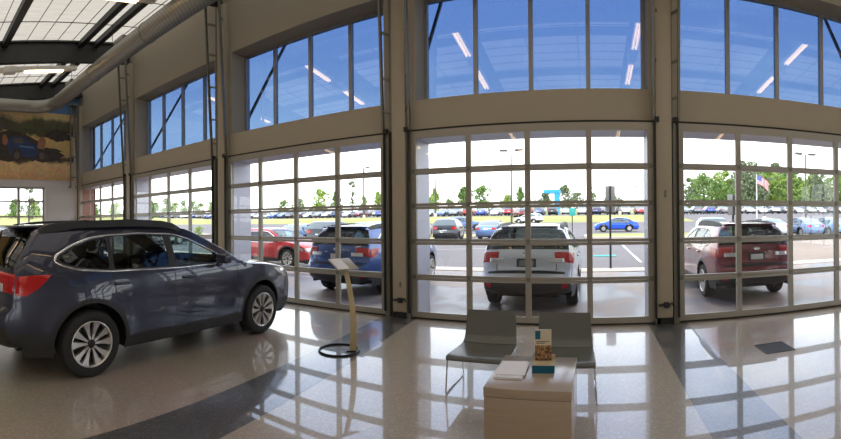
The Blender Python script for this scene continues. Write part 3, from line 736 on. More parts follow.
def build_car(name, kind, pm, label, cat='car', plate='plate'):
    c = Car(kind, True); root = empty(name); tag(root, label, cat)
    wag = kind == 'wagon'
    b = MB(); c.body(b); body = b.build('body', [pm, M['plastic']], root, sharp=.75)
    # wheel housings and underbody
    b = MB()
    x0, x1 = (-1.98, 2.05) if wag else (-2.0, 1.95)
    b.box(x0, x1, -.56, .56, .27, .62); b.box(c.ax[0]+.47, c.ax[1]-.47, -.80, .80, .24, .42)
    for a in c.ax:
        for sg in (1, -1):
            A = c.arch(a, .43, 16, .26); vs = [(x, sg*.55, z) for x, z in A] + [(x, sg*(c.S(x, z)-.012), z) for x, z in A]; k = len(A)
            b.add(vs, [(i, i+1, k+i+1, k+i) for i in range(k-1)], 0, True); b.add([(x, sg*.55, z) for x, z in A], [tuple(range(k))], 0)
    b.build('underbody', M['black'], root)
    # glass
    for i, w in enumerate(c.win):
        for sg in (1, -1):
            b = MB(); c.side_patch(b, roundpoly(w, .04, 3), -.008, sg, 0, .12, False)
            b.build('side_window', M['carglassf'] if i == 0 else M['carglass'], root)
    b = MB(); c.strip_glass(b, c.ws); b.build('windshield', M['carglassf'], root)
    b = MB(); c.strip_glass(b, c.rw); b.build('rear_window', M['carglass'], root)
    # window trim
    for sg in (1, -1):
        b = MB(); c.ribbon(b, dens(roundpoly(c.dlo, .05, 4), .05), sg, .024, .009); b.build('window_trim', M['chrome'], root)
    # seams and door handles
    zb = 1.08 if wag else .92; dx = [(.95,.45,.30),(-.135,.0,.0),(-1.0,0,0)] if wag else [(.88,0,0),(-.09,0,0),(-1.1,0,0)]
    for sg in (1, -1):
        b = MB(); z0 = c.sill+.14
        for i, (x, _, _) in enumerate(dx):
            ln = [(x, z0), (x, zb)] if i < 2 else [(x+.18, z0+.35), (x+.05, .80), (x, zb)]
            c.ribbon(b, dens(ln, .08, False), sg, .010, .0015, 0, False)
        c.ribbon(b, dens([(dx[0][0], z0), (dx[2][0]+.18+.12, z0)], .1, False), sg, .009, .0015, 0, False)
        b.build('door_seam', M['black'], root)
        for x in ((.08, -.88) if wag else (.13, -.9)):
            b = MB(); z = .965 if wag else .82
            y = c.S(x, z); b.bbox(x-.10, x+.10, sg*y+(-.005 if sg > 0 else -.032), sg*y+(.032 if sg > 0 else .005), z-.017, z+.017, .011)
            b.build('door_handle', pm, root)
    # mirrors
    mx, mz = (.60, 1.145) if wag else (.86, 1.0)
    for sg in (1, -1):
        b = MB(); y = c.S(mx, mz)
        ya, yb = sorted((sg*(y+.03), sg*(y+.22))); b.bbox(mx-.05, mx+.08, ya, yb, mz-.05, mz+.075, .03, 0, None, 3)
        ya, yb = sorted((sg*(y-.02), sg*(y+.06))); b.bbox(mx-.02, mx+.06, ya, yb, mz-.09, mz-.04, .012)
        b.build('mirror', pm, root)
    # lamps
    for sg in (1, -1):
        b = MB()
        if wag:
            c.side_patch(b, [(-2.09,.90),(-2.06,1.09),(-1.88,1.098),(-1.70,1.10),(-1.74,1.06),(-1.86,.96),(-1.98,.895)], .008, sg, 0, .06)
            c.strip_patch(b, .92, 1.11, sg*.64, sg*1.0, .010, 0)
        else:
            c.side_patch(b, [(-2.17,.72),(-2.13,.90),(-1.95,.91),(-1.80,.90),(-1.95,.75)], .008, sg, 0, .06); c.strip_patch(b, .73, .90, sg*.62, sg*1.0, .010, 0)
        tl = b.build('tail_light', M['red_lens'], root)
        b = MB()
        if wag: c.strip_patch(b, .92, 1.0, sg*.50, sg*.84, .015, 0)
        else: c.strip_patch(b, .75, .80, sg*.64, sg*.85, .015, 0)
        b.build('reverse_lamp', M['clear_lens'], tl)
        b = MB()
        if wag:
            c.side_patch(b, [(2.20,.75),(1.98,.83),(1.80,.935),(1.98,.915),(2.12,.87),(2.20,.82)], .006, sg, 0, .06); c.strip_patch(b, .74, .85, sg*.52, sg*1.0, .008, 0, False)
        else: c.side_patch(b, [(2.06,.62),(1.88,.72),(1.72,.80),(1.92,.78),(2.06,.72)], .006, sg, 0, .06); c.strip_patch(b, .60, .71, sg*.6, sg*1.0, .008, 0, False)
        b.build('headlight', M['clear_lens'], root)
        if wag:
            b = MB(); c.strip_patch(b, .50, .555, sg*.80, sg*.92, .008, 0); b.build('reflector', M['red_lens'], root)
            b = MB(); c.strip_patch(b, .34, .46, sg*.72, sg*.90, .008, 0, False); b.build('fog_lamp', M['clear_lens'], root)
    b = MB(); c.strip_patch(b, .46, .72, -.42, .42, .008, 0, False); b.build('grille', M['plastic'], root)
    # tailgate: plate, badge, lower seam, wiper, spoiler
    if wag:
        xr = -2.31
        b = MB(); c.strip_patch(b, .705, .715, -.86, .86, .004, 0); c.strip_patch(b, .72, .90, -.67, -.655, .003, 0, True, 6, 1); c.strip_patch(b, .72, .90, .655, .67, .003, 0, True, 6, 1)
        b.build('tailgate_seam', M['black'], root)
        b = MB(); c.strip_patch(b, .84, .99, -.215, .215, .006, 0); b.build('plate_recess', M['plastic'], root)
        b = MB(); c.strip_patch(b, .85, .965, -.165, .165, .016, 0); b.build('number_plate', M[plate], root)
        b = MB(); c.strip_patch(b, .998, 1.022, -.36, .36, .012, 0); b.build('tailgate_trim', pm, root)
        b = MB(); p = c.strip(c.L[7]+.035, 0, .004); b.lathe([(0, 0), (.03, .0), (.036, -.006)], 20, 'X', c=(0,0,0)); b.v = [(v[0]-.004, v[1]*1.9, v[2]) for v in b.v]; b.v = [(v[0]+p[0], v[1]+p[1], v[2]+p[2]) for v in b.v]
        b.build('badge', M['chrome'], root)
        b = MB(); b.bbox(-1.97, -1.66, -.56, .56, 1.572, 1.60, .013); b.build('spoiler', pm, root)
        b = MB(); b.tube([c.strip(c.L[8]+.03, 0, .02), c.strip(c.L[8]+.06, .3, .02), c.strip(c.L[8]+.08, .58, .02)], .009, 6); b.build('wiper', M['black'], root)
        for sg in (1, -1):
            b = MB(); y = sg*.61
            pr = [(-1.76, 1.565), (-1.62, 1.615), (-1.3, 1.648), (-.6, 1.668), (-.15, 1.65), (.02, 1.62), (.16, 1.55)]
            base = [(-1.76,1.54),(-1.62,1.555),(-1.3,1.60),(-.6,1.615),(-.15,1.60),(.02,1.57),(.16,1.53)]
            vs = []
            for (x, zt), (_, z0) in zip(pr, base): vs += [(x, y-.05, z0-.03), (x, y-.035, zt), (x, y+.03, zt), (x, y+.042, z0-.055)]
            fs = [(i*4+e, i*4+(e+1) % 4, i*4+4+(e+1) % 4, i*4+4+e) for i in range(6) for e in range(4)] + [(0,1,2,3), (24,27,26,25)]
            b.add(vs, fs, 0); b.build('roof_rail', M['plastic'], root)
    else:
        b = MB(); c.strip_patch(b, .74, .85, -.18, .18, .012, 0); b.build('number_plate', M['plate'], root)
    # cabin: seats, dash, wheel
    for x in ((-.12, -1.0) if wag else (.0, -.85)):
        for sg in (1, -1):
            b = MB(); Mr = Matrix.Translation((x, sg*.37, 0)) @ Matrix.Rotation(-.2, 4, 'Y')
            b.bbox(-.28, -.14, -.25, .25, .55, 1.12, .05, 0, Mr, 2); b.bbox(-.26, -.16, -.13, .13, 1.15, 1.32, .04, 0, Mr, 2); b.bbox(-.2, .35, -.26, .26, .48, .62, .05, 0, Matrix.Translation((x, sg*.37, 0)), 2)
            b.build('cabin_seat', M['seat_dark'], root)
    b = MB(); b.bbox(.6, 1.1, -.70, .70, .62, 1.03 if wag else .95, .06); b.build('dashboard', M['plastic'], root)
    b = MB(); Ms = Matrix.Translation((.44, .37, 1.0 if wag else .93)) @ Matrix.Rotation(PI/2-.4, 4, 'Y')
    b.tube([Ms @ Vector((.18*math.cos(a), .18*math.sin(a), 0)) for a in [2*PI*i/20 for i in range(20)]], .016, 6, closed=True); b.build('steering_wheel', M['plastic'], root)
    add_wheels(root, c.ax, .80 if wag else .77)
    return root

def lowcar_mesh(kind, name):
    """far parked car as one mesh: 0 paint, 1 dark, 2 glass, 3 tyre, 4 red lamp, 5 white"""
    c = Car(kind, False); b = MB(); c.body(b, 0, 1, False)
    for w in c.win:
        for sg in (1, -1): c.side_patch(b, w, .006, sg, 2, .4, False)
    c.strip_glass(b, c.ws, 2); c.strip_glass(b, c.rw, 2)
    b.box(-1.8, 1.8, -.6, .6, .25, .6, 1)
    for a in c.ax:
        for sg in (1, -1):
            b.lathe([(.0,sg*.80),(.22,sg*.81),(.33,sg*.80),(.35,sg*.76),(.35,sg*.58)], 14, 'Y', 3, c=(a, 0, .352)); b.lathe([(.0,.0),(.21,.0)], 12, 'Y', 5, c=(a, sg*.815, .352))
    z = (.90, 1.08) if kind == 'wagon' else (.74, .90)
    for sg in (1, -1): c.strip_patch(b, z[0], z[1], sg*.6, sg*1.0, .012, 4, True, 1, 2); c.strip_patch(b, .66, .78, sg*.6, sg*1., .012, 5, False, 1, 2)
    c.strip_patch(b, .76, .86, -.2, .2, .012, 5, True, 1, 1)
    return b.mesh(name, [M['farpaint'], M['plastic'], M['farglass'], M['tyre'], M['red_lens'], M['rim']], True, .8)
M['farpaint'] = paint('far_paint', (.5,.5,.5)); M['farglass'] = mat('far_car_glass', (.10,.13,.15), .06, 0, 1)
LOW = {'wagon': lowcar_mesh('wagon', 'parked_wagon'), 'sedan': lowcar_mesh('sedan', 'parked_sedan')}
PAINT = {k: paint('paint_'+k, c, .3, .2) for k, c in {'white': (.80,.80,.80), 'silver': (.52,.54,.57), 'grey': (.22,.23,.25), 'black': (.02,.02,.024), 'blue': (.02,.10,.45), 'light_blue': (.25,.45,.72), 'red': (.55,.03,.03), 'navy': (.03,.05,.14), 'bright_blue': (.0,.09,.72), 'dark_red': (.18,.02,.03), 'steel': (.13,.22,.42)}.items()}
def lowcar(kind, col, x, y, rz, z, label, group=None, sc=1.0):
    o = bpy.data.objects.new('parked_car', LOW[kind]); COL.objects.link(o)
    o.location = (x, y, z); o.rotation_euler = (0, 0, rz); o.scale = (sc, sc, sc)
    o.material_slots[0].link = 'OBJECT'; o.material_slots[0].material = PAINT[col]
    return tag(o, label, 'car', group)
# ------------------------------------------------------------------ the cars by the doors
M['p_dark'] = paint('dark_slate_paint', (.034,.038,.066), .28, .5)
M['plategrey'] = mat('plate_grey', (.22,.24,.24), .45, var=.3, scale=30)
M['p_silver'] = paint('ice_silver_paint', (.56,.60,.68), .3, .35)
M['p_red'] = paint('wine_red_paint', (.15,.006,.014), .3, .4)
M['p_blue'] = paint('mid_blue_paint', (.02,.07,.26), .3, .4)
M['p_sred'] = paint('bright_red_paint', (.60,.02,.025), .3, .2)
GZ = -.11
def place(o, x, y, rz, z=0, sc=1.0): o.location = (x, y, z); o.rotation_euler = (0, 0, rz); o.scale = (sc, sc, sc)
car = build_car('station_wagon', 'wagon', M['p_dark'], 'dark slate blue wagon parked inside on the terrazzo floor')
ha = PI/2 + math.radians(4)
place(car, -5.07, 2.98, ha, 0, .985)
c2 = build_car('station_wagon', 'wagon', M['p_silver'], 'pale silver wagon parked outside behind the two grey chairs', plate='plategrey'); place(c2, -1.17, 10.02, PI/2, GZ)
c3 = build_car('station_wagon', 'wagon', M['p_red'], 'dark wine red wagon parked outside the right glass door'); place(c3, 3.34, 10.42, PI/2, GZ)
c4 = build_car('station_wagon', 'wagon', M['p_blue'], 'blue wagon parked outside behind the display stand'); place(c4, -5.50, 10.42, PI/2, GZ)
c5 = build_car('sedan', 'sedan', M['p_sred'], 'bright red sedan seen from the side outside the left door'); place(c5, -11.75, 13.1, 0, GZ)

# ------------------------------------------------------------------ furniture
def side_table():
    t = empty('side_table', (-.43, 3.24, 0), math.radians(-1)); tag(t, 'low pale wood block table in front of the two grey chairs', 'table')
    b = MB(); b.bbox(-.305, .305, -.36, .36, .385, .45, .004); b.build('tabletop', M['wood'], t)
    b = MB(); b.bbox(-.303, .303, -.358, .358, 0, .382, .004); b.build('base', M['wood'], t)
side_table()
def chair(x, y, rz, label):
    r = empty('lounge_chair', (x, y, 0), rz); tag(r, label, 'chair', 'grey chairs behind the low table')
    # one bent shell: seat and backrest; front of the chair is -Y
    def slab(prof, hw, th, name):
        b = MB(); n = len(prof); vs = []; fs = []
        pr = []
        for i, (y_, z_, w_) in enumerate(prof):
            a = Vector(prof[max(i-1, 0)][:2]); c = Vector(prof[min(i+1, n-1)][:2]); d = (c-a).normalized(); nn = Vector((-d.y, d.x))
            pr.append((Vector((y_, z_)), nn, w_))
        for p, nn, w in pr:
            for xs, dip in ((-w, 0), (-w*.6, .006), (0, .009), (w*.6, .006), (w, 0)):
                q = p - nn*dip; vs.append((xs, q.x, q.y))
        for p, nn, w in pr:
            for xs, dip in ((-w, 0), (-w*.6, .006), (0, .009), (w*.6, .006), (w, 0)):
                q = p - nn*(dip+th); vs.append((xs, q.x, q.y))
        k = 5; o = n*k
        for i in range(n-1):
            for j in range(k-1):
                fs.append((i*k+j, i*k+j+1, i*k+k+j+1, i*k+k+j)); fs.append((o+i*k+j, o+i*k+k+j, o+i*k+k+j+1, o+i*k+j+1))
            for j in (0, k-1): fs.append((i*k+j, i*k+k+j, o+i*k+k+j, o+i*k+j))
        for i in (0, n-1):
            for j in range(k-1): fs.append((i*k+j, i*k+j+1, o+i*k+j+1, o+i*k+j))
        b.add(vs, fs, 0, True); return b.build(name, M['greychair'], r, sharp=.8)
    slab([(-.30,.325,.285),(-.295,.348,.288),(-.275,.36,.29),(-.2,.362,.29),(0,.352,.285),(.16,.348,.28),(.22,.358,.277)], 0, .028, 'seat')
    slab([(.222,.360,.277),(.255,.385,.272),(.272,.43,.268),(.30,.55,.26),(.33,.655,.255),(.333,.668,.252)], 0, .024, 'backrest')
    for s in (-1, 1):
        x = s*.285; b = MB()
        b.tube([(x*.93, -.24, .33), (x, -.26, .31), (x*1.03, -.285, .02), (x*1.03, -.275, .009), (x*1.03, .26, .009), (x*1.03, .275, .02), (x, .22, .30), (x*.93, .20, .33)], .0075, 8)
        b.build('leg', M['chrome'], r)
    for y_, z_ in ((-.22, .322), (.19, .318)):
        b = MB(); b.tube([(-.27, y_, z_), (.27, y_, z_)], .007, 8); b.build('seat_rail', M['chrome'], r)
    return r
chair(-1.02, 4.02, 0, 'left grey chair with thin chrome legs behind the low table')
chair(-.255, 3.98, math.radians(1), 'right grey chair half hidden behind the low table')
# leaflets, brochure holder
b0 = MB(); b0.box(-.105, .105, -.15, .15, 0, .003); me = b0.mesh('paper_sheet', M['paper'])
for i in range(6):
    o = bpy.data.objects.new('paper_sheet', me); COL.objects.link(o)
    o.location = (-.605+random.uniform(-.006,.006)+(.0 if i < 4 else .012), 3.21+random.uniform(-.006,.006)+(.04 if i > 3 else 0), .4502+.0034*i); o.rotation_euler = (0, 0, math.radians(random.uniform(-2,2)+2))
    tag(o, 'white paper sheet in the stack on the low wood table' if i < 5 else 'topmost white sheet of the stack on the low wood table', 'paper', 'paper stack on the low table')
h = empty('brochure_box', (-.365, 3.31, .45), math.radians(3)); tag(h, 'shallow tan box with a teal front holding the brochure', 'box')
b = MB(); b.box(-.085, .085, -.10, -.092, 0, .055); b.build('front_panel', M['teal'], h)
M['tancard'] = mat('tan_card', (.50,.40,.26), .6)
b = MB(); b.box(-.085, .085, -.092, .10, 0, .05); b.box(-.085, .085, .085, .10, .05, .08); b.build('box_body', M['tancard'], h)
def brmat():
    m, nt, b = nodes('brochure_cover'); L = nt.links; tc = N(nt, 'ShaderNodeTexCoord'); sp = N(nt, 'ShaderNodeSeparateXYZ'); L.new(tc.outputs['Object'], sp.inputs[0])
    vo = N(nt, 'ShaderNodeTexVoronoi', Scale=60.0); L.new(tc.outputs['Object'], vo.inputs[0])
    cr = N(nt, 'ShaderNodeValToRGB'); e = cr.color_ramp.elements; e[0].color = (.02,.02,.02,1); e[1].color = (.45,.33,.16,1); x = e.new(.5); x.color = (.30,.14,.06,1)
    s2 = N(nt, 'ShaderNodeSeparateColor'); L.new(vo.outputs['Color'], s2.inputs[0]); L.new(s2.outputs[0], cr.inputs[0])
    lt = N(nt, 'ShaderNodeMath', operation='LESS_THAN'); lt.inputs[1].default_value = .115; L.new(sp.outputs[2], lt.inputs[0])
    mx = N(nt, 'ShaderNodeMix', data_type='RGBA'); L.new(lt.outputs[0], mx.inputs[0]); mx.inputs[6].default_value = (.58,.52,.40,1); L.new(cr.outputs[0], mx.inputs[7])
    L.new(mx.outputs[2], b.inputs['Base Color']); b.inputs['Roughness'].default_value = .35; return m
r = empty('brochure', (-.375, 3.35, .503), math.radians(3)); tag(r, 'upright brochure with a teal corner standing in the tan box', 'brochure')
b = MB(); Mt = Matrix.Rotation(-.12, 4, 'X'); b.box(-.065, .065, -.006, .006, 0, .235, 0, Mt); b.build('cover', brmat(), r)
b = MB(); b.box(-.062, -.022, -.008, -.0062, .16, .225, 0, Mt); b.build('teal_square', M['teal'], r)
b = MB()
for i, w in enumerate((.10, .07)): b.box(-.055, -.055+w, -.0075, -.0062, .140-.012*i, .145-.012*i, 0, Mt)
b.build('print_line', MP['k'], r)

# display stand
s = empty('display_stand', (-2.95, 4.46, 0)); tag(s, 'tan metal display stand with a dark ring base and a tilted top', 'stand')
b = MB(); b.tube([(.25*math.cos(a), .25*math.sin(a), .012) for a in [2*PI*i/48 for i in range(48)]], .012, 8, closed=True)
b.v = [(x*1.0, y, z*1.0) for x, y, z in b.v]; b.build('base_ring', M['ring'], s)
b = MB(); b.box(.10, .245, -.035, .035, .002, .016, 0, Matrix.Rotation(math.radians(20), 4, 'Z')); b.build('foot_plate', M['ring'], s)
pts = []
for i in range(15):
    t = i/14; pts.append((.165 - .13*t - .05*math.sin(PI*t)*(-1) , .06 + .03*t, .016 + 1.02*t))
b = MB()
vs = []; fs = []
for i, (x, y, z) in enumerate(pts):
    w = .042 - .014*(i/14); d = .016
    ca, sa = math.cos(.55), math.sin(.55)
    for sx, sy in ((-w, -d), (w, -d), (w, d), (-w, d)): vs.append((x + sx*ca - sy*sa, y + sx*sa + sy*ca, z))
for i in range(14):
    for e in range(4): fs.append((i*4+e, i*4+(e+1) % 4, i*4+4+(e+1) % 4, i*4+4+e))
fs += [(0,1,2,3), (56,57,58,59)]
b.add(vs, fs, 0, False); b.build('post', M['post'], s)
Mt = Matrix.Translation((.02, .08, 1.07)) @ Matrix.Rotation(math.radians(62), 4, 'Z') @ Matrix.Rotation(math.radians(24), 4, 'X')
b = MB(); b.bbox(-.15, .15, -.14, .14, -.012, .004, .004, 0, Mt); b.build('top_panel', mat('tan_grey_panel', (.42,.37,.30), .35), s)
b = MB(); b.box(-.14, .02, -.13, .13, .0045, .0065, 0, Mt); b.build('sheet', M['paper'], s)  # thin white piece standing in for the glare on half the panel

# ------------------------------------------------------------------ outside ground
def gz(x, y):
    d = max(y, (-x-9)*1.0)
    P = [(7, -.11), (15, -.11), (30, .12), (48, .28), (52, .5), (60, 1.22), (76, 2.35), (110, 3.1), (170, 5.5), (600, 9)]
    for (a, za), (b_, zb) in zip(P, P[1:]):
        if d <= b_: return za + (zb-za)*(max(d, a)-a)/(b_-a)
    return 9
def patch(name, x0, x1, y0, y1, m, label, dz=0, nx=30, ny=30, parent=None):
    b = MB(); vs = [(x0+(x1-x0)*i/nx, y0+(y1-y0)*j/ny, 0) for j in range(ny+1) for i in range(nx+1)]
    vs = [(x, y, gz(x, y)+dz) for x, y, _ in vs]; w = nx+1
    b.add(vs, [(j*w+i, j*w+i+1, j*w+w+i+1, j*w+w+i) for j in range(ny) for i in range(nx)], 0, True)
    o = b.build(name, m, parent, normals=False)
    if label: struct(o, label, 'ground')
    return o
def apronmat():
    m, nt, b = nodes('damp_concrete'); L = nt.links; tc = N(nt, 'ShaderNodeTexCoord'); nz = N(nt, 'ShaderNodeTexNoise', Scale=.55, Detail=5.0, Distortion=.6); L.new(tc.outputs['Object'], nz.inputs['Vector'])
    cr = N(nt, 'ShaderNodeValToRGB'); e = cr.color_ramp.elements; e[0].position = .42; e[1].position = .56; e[0].color = (.14,.13,.155,1); e[1].color = (.38,.29,.245,1); L.new(nz.outputs[0], cr.inputs[0])
    r2 = N(nt, 'ShaderNodeValToRGB'); e = r2.color_ramp.elements; e[0].position = .42; e[1].position = .56; e[0].color = (.34,)*3+(1,); e[1].color = (.6,)*3+(1,); L.new(nz.outputs[0], r2.inputs[0])
    L.new(cr.outputs[0], b.inputs['Base Color']); L.new(r2.outputs[0], b.inputs['Roughness']); return m
b = MB()
for ix in range(-14, 9): b.box(ix*3+.01, ix*3+2.99, 7.1, 14.3, -.3, GZ) if False else None
M['apron'] = apronmat()
patch('ground_apron', -60, 45, 7.0, 14.3, M['apron'], 'damp concrete apron outside the glass doors', 0, 70, 6)
patch('ground_lot', -69, 110, 14.3, 60, M['asphalt'], 'grey asphalt of the near parking lot', 0, 60, 24)
patch('ground_lot_left', -69, -60, -60, 14.3, M['asphalt'], 'grey asphalt of the lot past the end wall', 0, 8, 20)
patch('ground_lawn', -170, -69, -60, 60, M['grass'], 'grass rising past the lot beyond the end wall', 0, 40, 40)
patch('ground_side', -60, XL-.3, -60, 7.0, M['asphalt'], 'asphalt drive beside the end wall', 0, 30, 20)
patch('ground_bank', -260, 15, 60, 76, M['grass'], 'grass bank between the two parking lots', 0, 80, 16)
patch('ground_far_lot', -320, 220, 76, 112, M['asphalt'], 'grey asphalt of the far parking lot', 0, 80, 14)
patch('ground_right_lot', 15, 160, 60, 76, M['asphalt'], 'asphalt joining the lots on the right', 0, 20, 8)
patch('ground_far_lawn', -420, 320, 112, 300, M['grass'], 'green lawn below the line of trees', 0, 80, 20)
patch('ground_left_lawn', -420, -170, -200, 112, M['grass'], 'green ground far beyond the end wall', -.02, 30, 30)
b = MB()
def kerb(x0, x1, y, w=.3, h=.12):
    n = max(1, int((x1-x0)/4))
    for i in range(n):
        a, c = x0+(x1-x0)*i/n, x0+(x1-x0)*(i+1)/n; z = gz((a+c)/2, y); b.box(a, c, y-w/2, y+w/2, z-.1, z+h)
b = MB(); kerb(-55, 45, 14.5, 1.0, .02); struct(b.build('ground_kerb', M['kerb']), 'pale concrete strip at the edge of the apron', 'kerb')
# planting islands
def island(name, x0, x1, y0, y1, label, m='grass'):
    bb = MB(); n = 24; vs = []; cx, cy = (x0+x1)/2, (y0+y1)/2
    for k in range(n):
        a = 2*PI*k/n; ca, sa = math.cos(a), math.sin(a)
        x = cx+(x1-x0)/2*math.copysign(abs(ca)**.4, ca); y = cy+(y1-y0)/2*math.copysign(abs(sa)**.4, sa); vs.append((x, y))
    z0 = [gz(x, y)-.05 for x, y in vs]; z1 = [gz(x, y)+.13 for x, y in vs]
    V = [(x, y, z) for (x, y), z in zip(vs, z0)] + [(x, y, z) for (x, y), z in zip(vs, z1)]
    bb.add(V, [(k, (k+1) % n, n+(k+1) % n, n+k) for k in range(n)], 1); 
    V2 = [(cx+(x-cx)*.96, cy+(y-cy)*.9, z+.02) for (x, y), z in zip(vs, z1)]
    bb.add([(x, y, z) for (x, y), z in zip(vs, z1)]+V2, [(k, (k+1) % n, n+(k+1) % n, n+k) for k in range(n)], 1)
    bb.add(V2+[(cx, cy, gz(cx, cy)+.2)], [(k, (k+1) % n, n) for k in range(n)], 0)
    struct(bb.build(name, [M[m], M['kerb']]), label, 'island')
island('ground_island', -.5, 9.5, 32.5, 38.5, 'narrow grass island in front of the bright blue car')
island('ground_island', -16.5, -9.5, 30, 39, 'kerbed grass island left of the small blue car', 'drygrass')
island('ground_island', 12.5, 17.5, 36, 50, 'grass island beyond the dark red wagon')
island('ground_island', -62, -38, 27, 32.5, 'dry grass island far down the left of the lot', 'drygrass')
# painted bay lines
b = MB()
for (xa, ya, xb, yb) in ((1.95, 16.5, 1.9, 27), (-9, 22, -3.2, 24.5), (-20, 18.5, -14, 18.5), (-12.6, 22, -11.0, 28), (12, 20, 30, 21.5)):
    n = 6; dx, dy = xb-xa, yb-ya; l = math.hypot(dx, dy); px, py = -dy/l*.06, dx/l*.06
    for i in range(n):
        q = [(xa+dx*t/n, ya+dy*t/n) for t in (i, i+1)]
        vs = [(x+s*px, y+s*py, gz(x, y)+.02) for x, y in q for s in (-1, 1)]; b.add(vs, [(0, 1, 3, 2)], 0)
o = b.build('ground_marking', M['white'], normals=False); struct(o, 'white painted lines on the near lot', 'marking')

b = MB(); b.add([(x, y, gz(x, y)+.02) for x, y in ((.15, 19.0), (1.15, 19.0), (1.15, 19.6), (.15, 19.6))], [(0,1,2,3)])
M['tealpaint'] = mat('teal_ground_paint', (.05,.45,.42), .7); o = b.build('ground_marking', M['tealpaint'], normals=False); struct(o, 'teal painted stripe on the asphalt behind the sign post', 'marking')
patch('ground_drive', 5.2, 45, 14.75, 25.5, ground('dry_concrete', (.30,.235,.19), (.36,.285,.235), 3), 'pale concrete drive behind the wine red wagon', .012, 30, 8)
# ------------------------------------------------------------------ parked cars
def lc(kind, col, x, y, deg, label, group=None, sc=1.0): lowcar(kind, col, x, y, math.radians(deg), gz(x, y)+.005, label, group, sc)
lc('wagon', 'black', -10.0, 29.5, 100, 'black car with pale tail lights parked left of the silver wagon in the lot')
lc('sedan', 'steel', -7.55, 33, 88, 'small steel blue car parked just left of the silver wagon roof')
lc('wagon', 'steel', -15.2, 50.5, 20, 'dark blue car parked beyond the black car')
lc('wagon', 'silver', -13.4, 31.5, 100, 'silver car half hidden by the lavender jamb beside the black car')
lc('sedan', 'bright_blue', 2.8, 46, 182, 'bright blue coupe parked side on behind the grey sign', None, 1.03)
lc('sedan', 'light_blue', -17.6, 22.3, 100, 'light blue car parked behind the red sedan')
lc('wagon', 'black', -15.4, 22.8, 98, 'black car parked between the red sedan and the blue wagon')
lc('wagon', 'light_blue', -9.6, 18.5, 88, 'light blue car to the right of the blue wagon roof')
lc('sedan', 'steel', 16.2, 30.5, 95, 'blue car with tail lights beyond the right of the wine red wagon')
lc('sedan', 'light_blue', 18.9, 30.8, 95, 'light blue car at the right edge of the near lot')
lc('sedan', 'white', 13.3, 31, 100, 'white car with red lights just behind the wine red wagon roof')
lc('wagon', 'light_blue', 7.0, 24.5, 80, 'pale blue car partly hidden behind the left side of the wine red wagon')
lc('sedan', 'white', -27.5, 17.6, 80, 'white car seen over the hood of the parked wagon')
lc('sedan', 'light_blue', -31, 20.5, 95, 'pale blue car far down the lot over the parked wagon')
lc('wagon', 'navy', -31.5, 8.5, 170, 'navy car seen through the end wall door')
lc('sedan', 'white', -27.5, 4.8, 178, 'white car with a red lamp seen through the end wall door')
lc('wagon', 'white', -8.4, 59, 160, 'white tall car parked at the foot of the bank above the silver wagon', None, .85)
lc('wagon', 'dark_red', -11.8, 72, 120, 'dark red car on the bank above the silver wagon', None, .9)
cols = ['white', 'silver', 'grey', 'black', 'white', 'blue', 'navy', 'silver', 'red', 'grey', 'steel', 'white', 'dark_red']
rr = random.Random(5)
for row, (y0, xa, xb) in enumerate(((82, -150, 64), (98, -165, 74))):
    x = xa
    while x < xb:
        if rr.random() > .12:
            c = rr.choice(cols); k = rr.choice(['wagon', 'sedan', 'wagon'])
            lc(k, c, x, y0+rr.uniform(-.4, .4), 90+rr.choice((0, 180)), 'tiny %s %s parked in the %s of the far lot' % (c.replace('_', ' '), 'tall car' if k == 'wagon' else 'low car', 'front row' if row == 0 else 'back row'), 'cars in the %s of the far lot' % ('front row' if row == 0 else 'back row'))
        x += 2.75

# ------------------------------------------------------------------ trees
def tree_mesh(seed, h, w, n, leafsize, shape='round'):
    r = random.Random(seed); b = MB()
    blobs = []
    for i in range(16 if shape != 'thin' else 8):
        t = r.uniform(.18, .95); a = r.uniform(0, 2*PI)
        env = {'round': math.sin(PI*min(1, t*.9+.08))**.6, 'cone': (1.02-t)**.8, 'thin': .55*math.sin(PI*t)}[shape]
        q = w/2*env*r.uniform(.2, .75); blobs.append((q*math.cos(a), q*math.sin(a), h*t, w*.28*max(.35, env)*r.uniform(.7, 1.2)))
    for i in range(n):
        bx, by, bz, br = r.choice(blobs); d = Vector((r.gauss(0, 1), r.gauss(0, 1), r.gauss(0, 1))).normalized()*br*r.uniform(.55, 1)**.5
        p = Vector((bx, by, bz)) + Vector((d.x, d.y, d.z*.8)); s = leafsize*r.uniform(.6, 1.3)
        u = Vector((r.gauss(0,1), r.gauss(0,1), r.gauss(0,1))).normalized(); v = u.cross(Vector((r.gauss(0,1), r.gauss(0,1), r.gauss(0,1)))).normalized()
        b.add([p-u*s, p+v*s*.5, p+u*s, p-v*s*.5], [(0, 1, 2, 3)])
    t = MB(); pts = [(0, 0, -.2), (.05*w*.2, 0, h*.3), (0, .03*w, h*.75)]; t.tube(pts, .1, 7, rs=[.035*h*.6, .025*h*.6, .008*h])
    for i in range(6):
        z = h*r.uniform(.25, .6); a = r.uniform(0, 2*PI); t.tube([(0, 0, z), (w*.3*math.cos(a), w*.3*math.sin(a), z+h*.22)], .02, 5, rs=[.012*h, .004*h])
    return b.mesh('crown', M['leaf'], False), t.mesh('trunk', M['bark'])
TM = {'round': [tree_mesh(1, 6, 5.2, 1500, .26), tree_mesh(2, 6, 4.6, 1500, .26)], 'cone': [tree_mesh(3, 6, 4.2, 1300, .25, 'cone')], 'thin': [tree_mesh(4, 9, 5.0, 420, .22, 'thin')], 'big': [tree_mesh(6, 11, 9, 3600, .34), tree_mesh(7, 12, 10, 3600, .36)]}
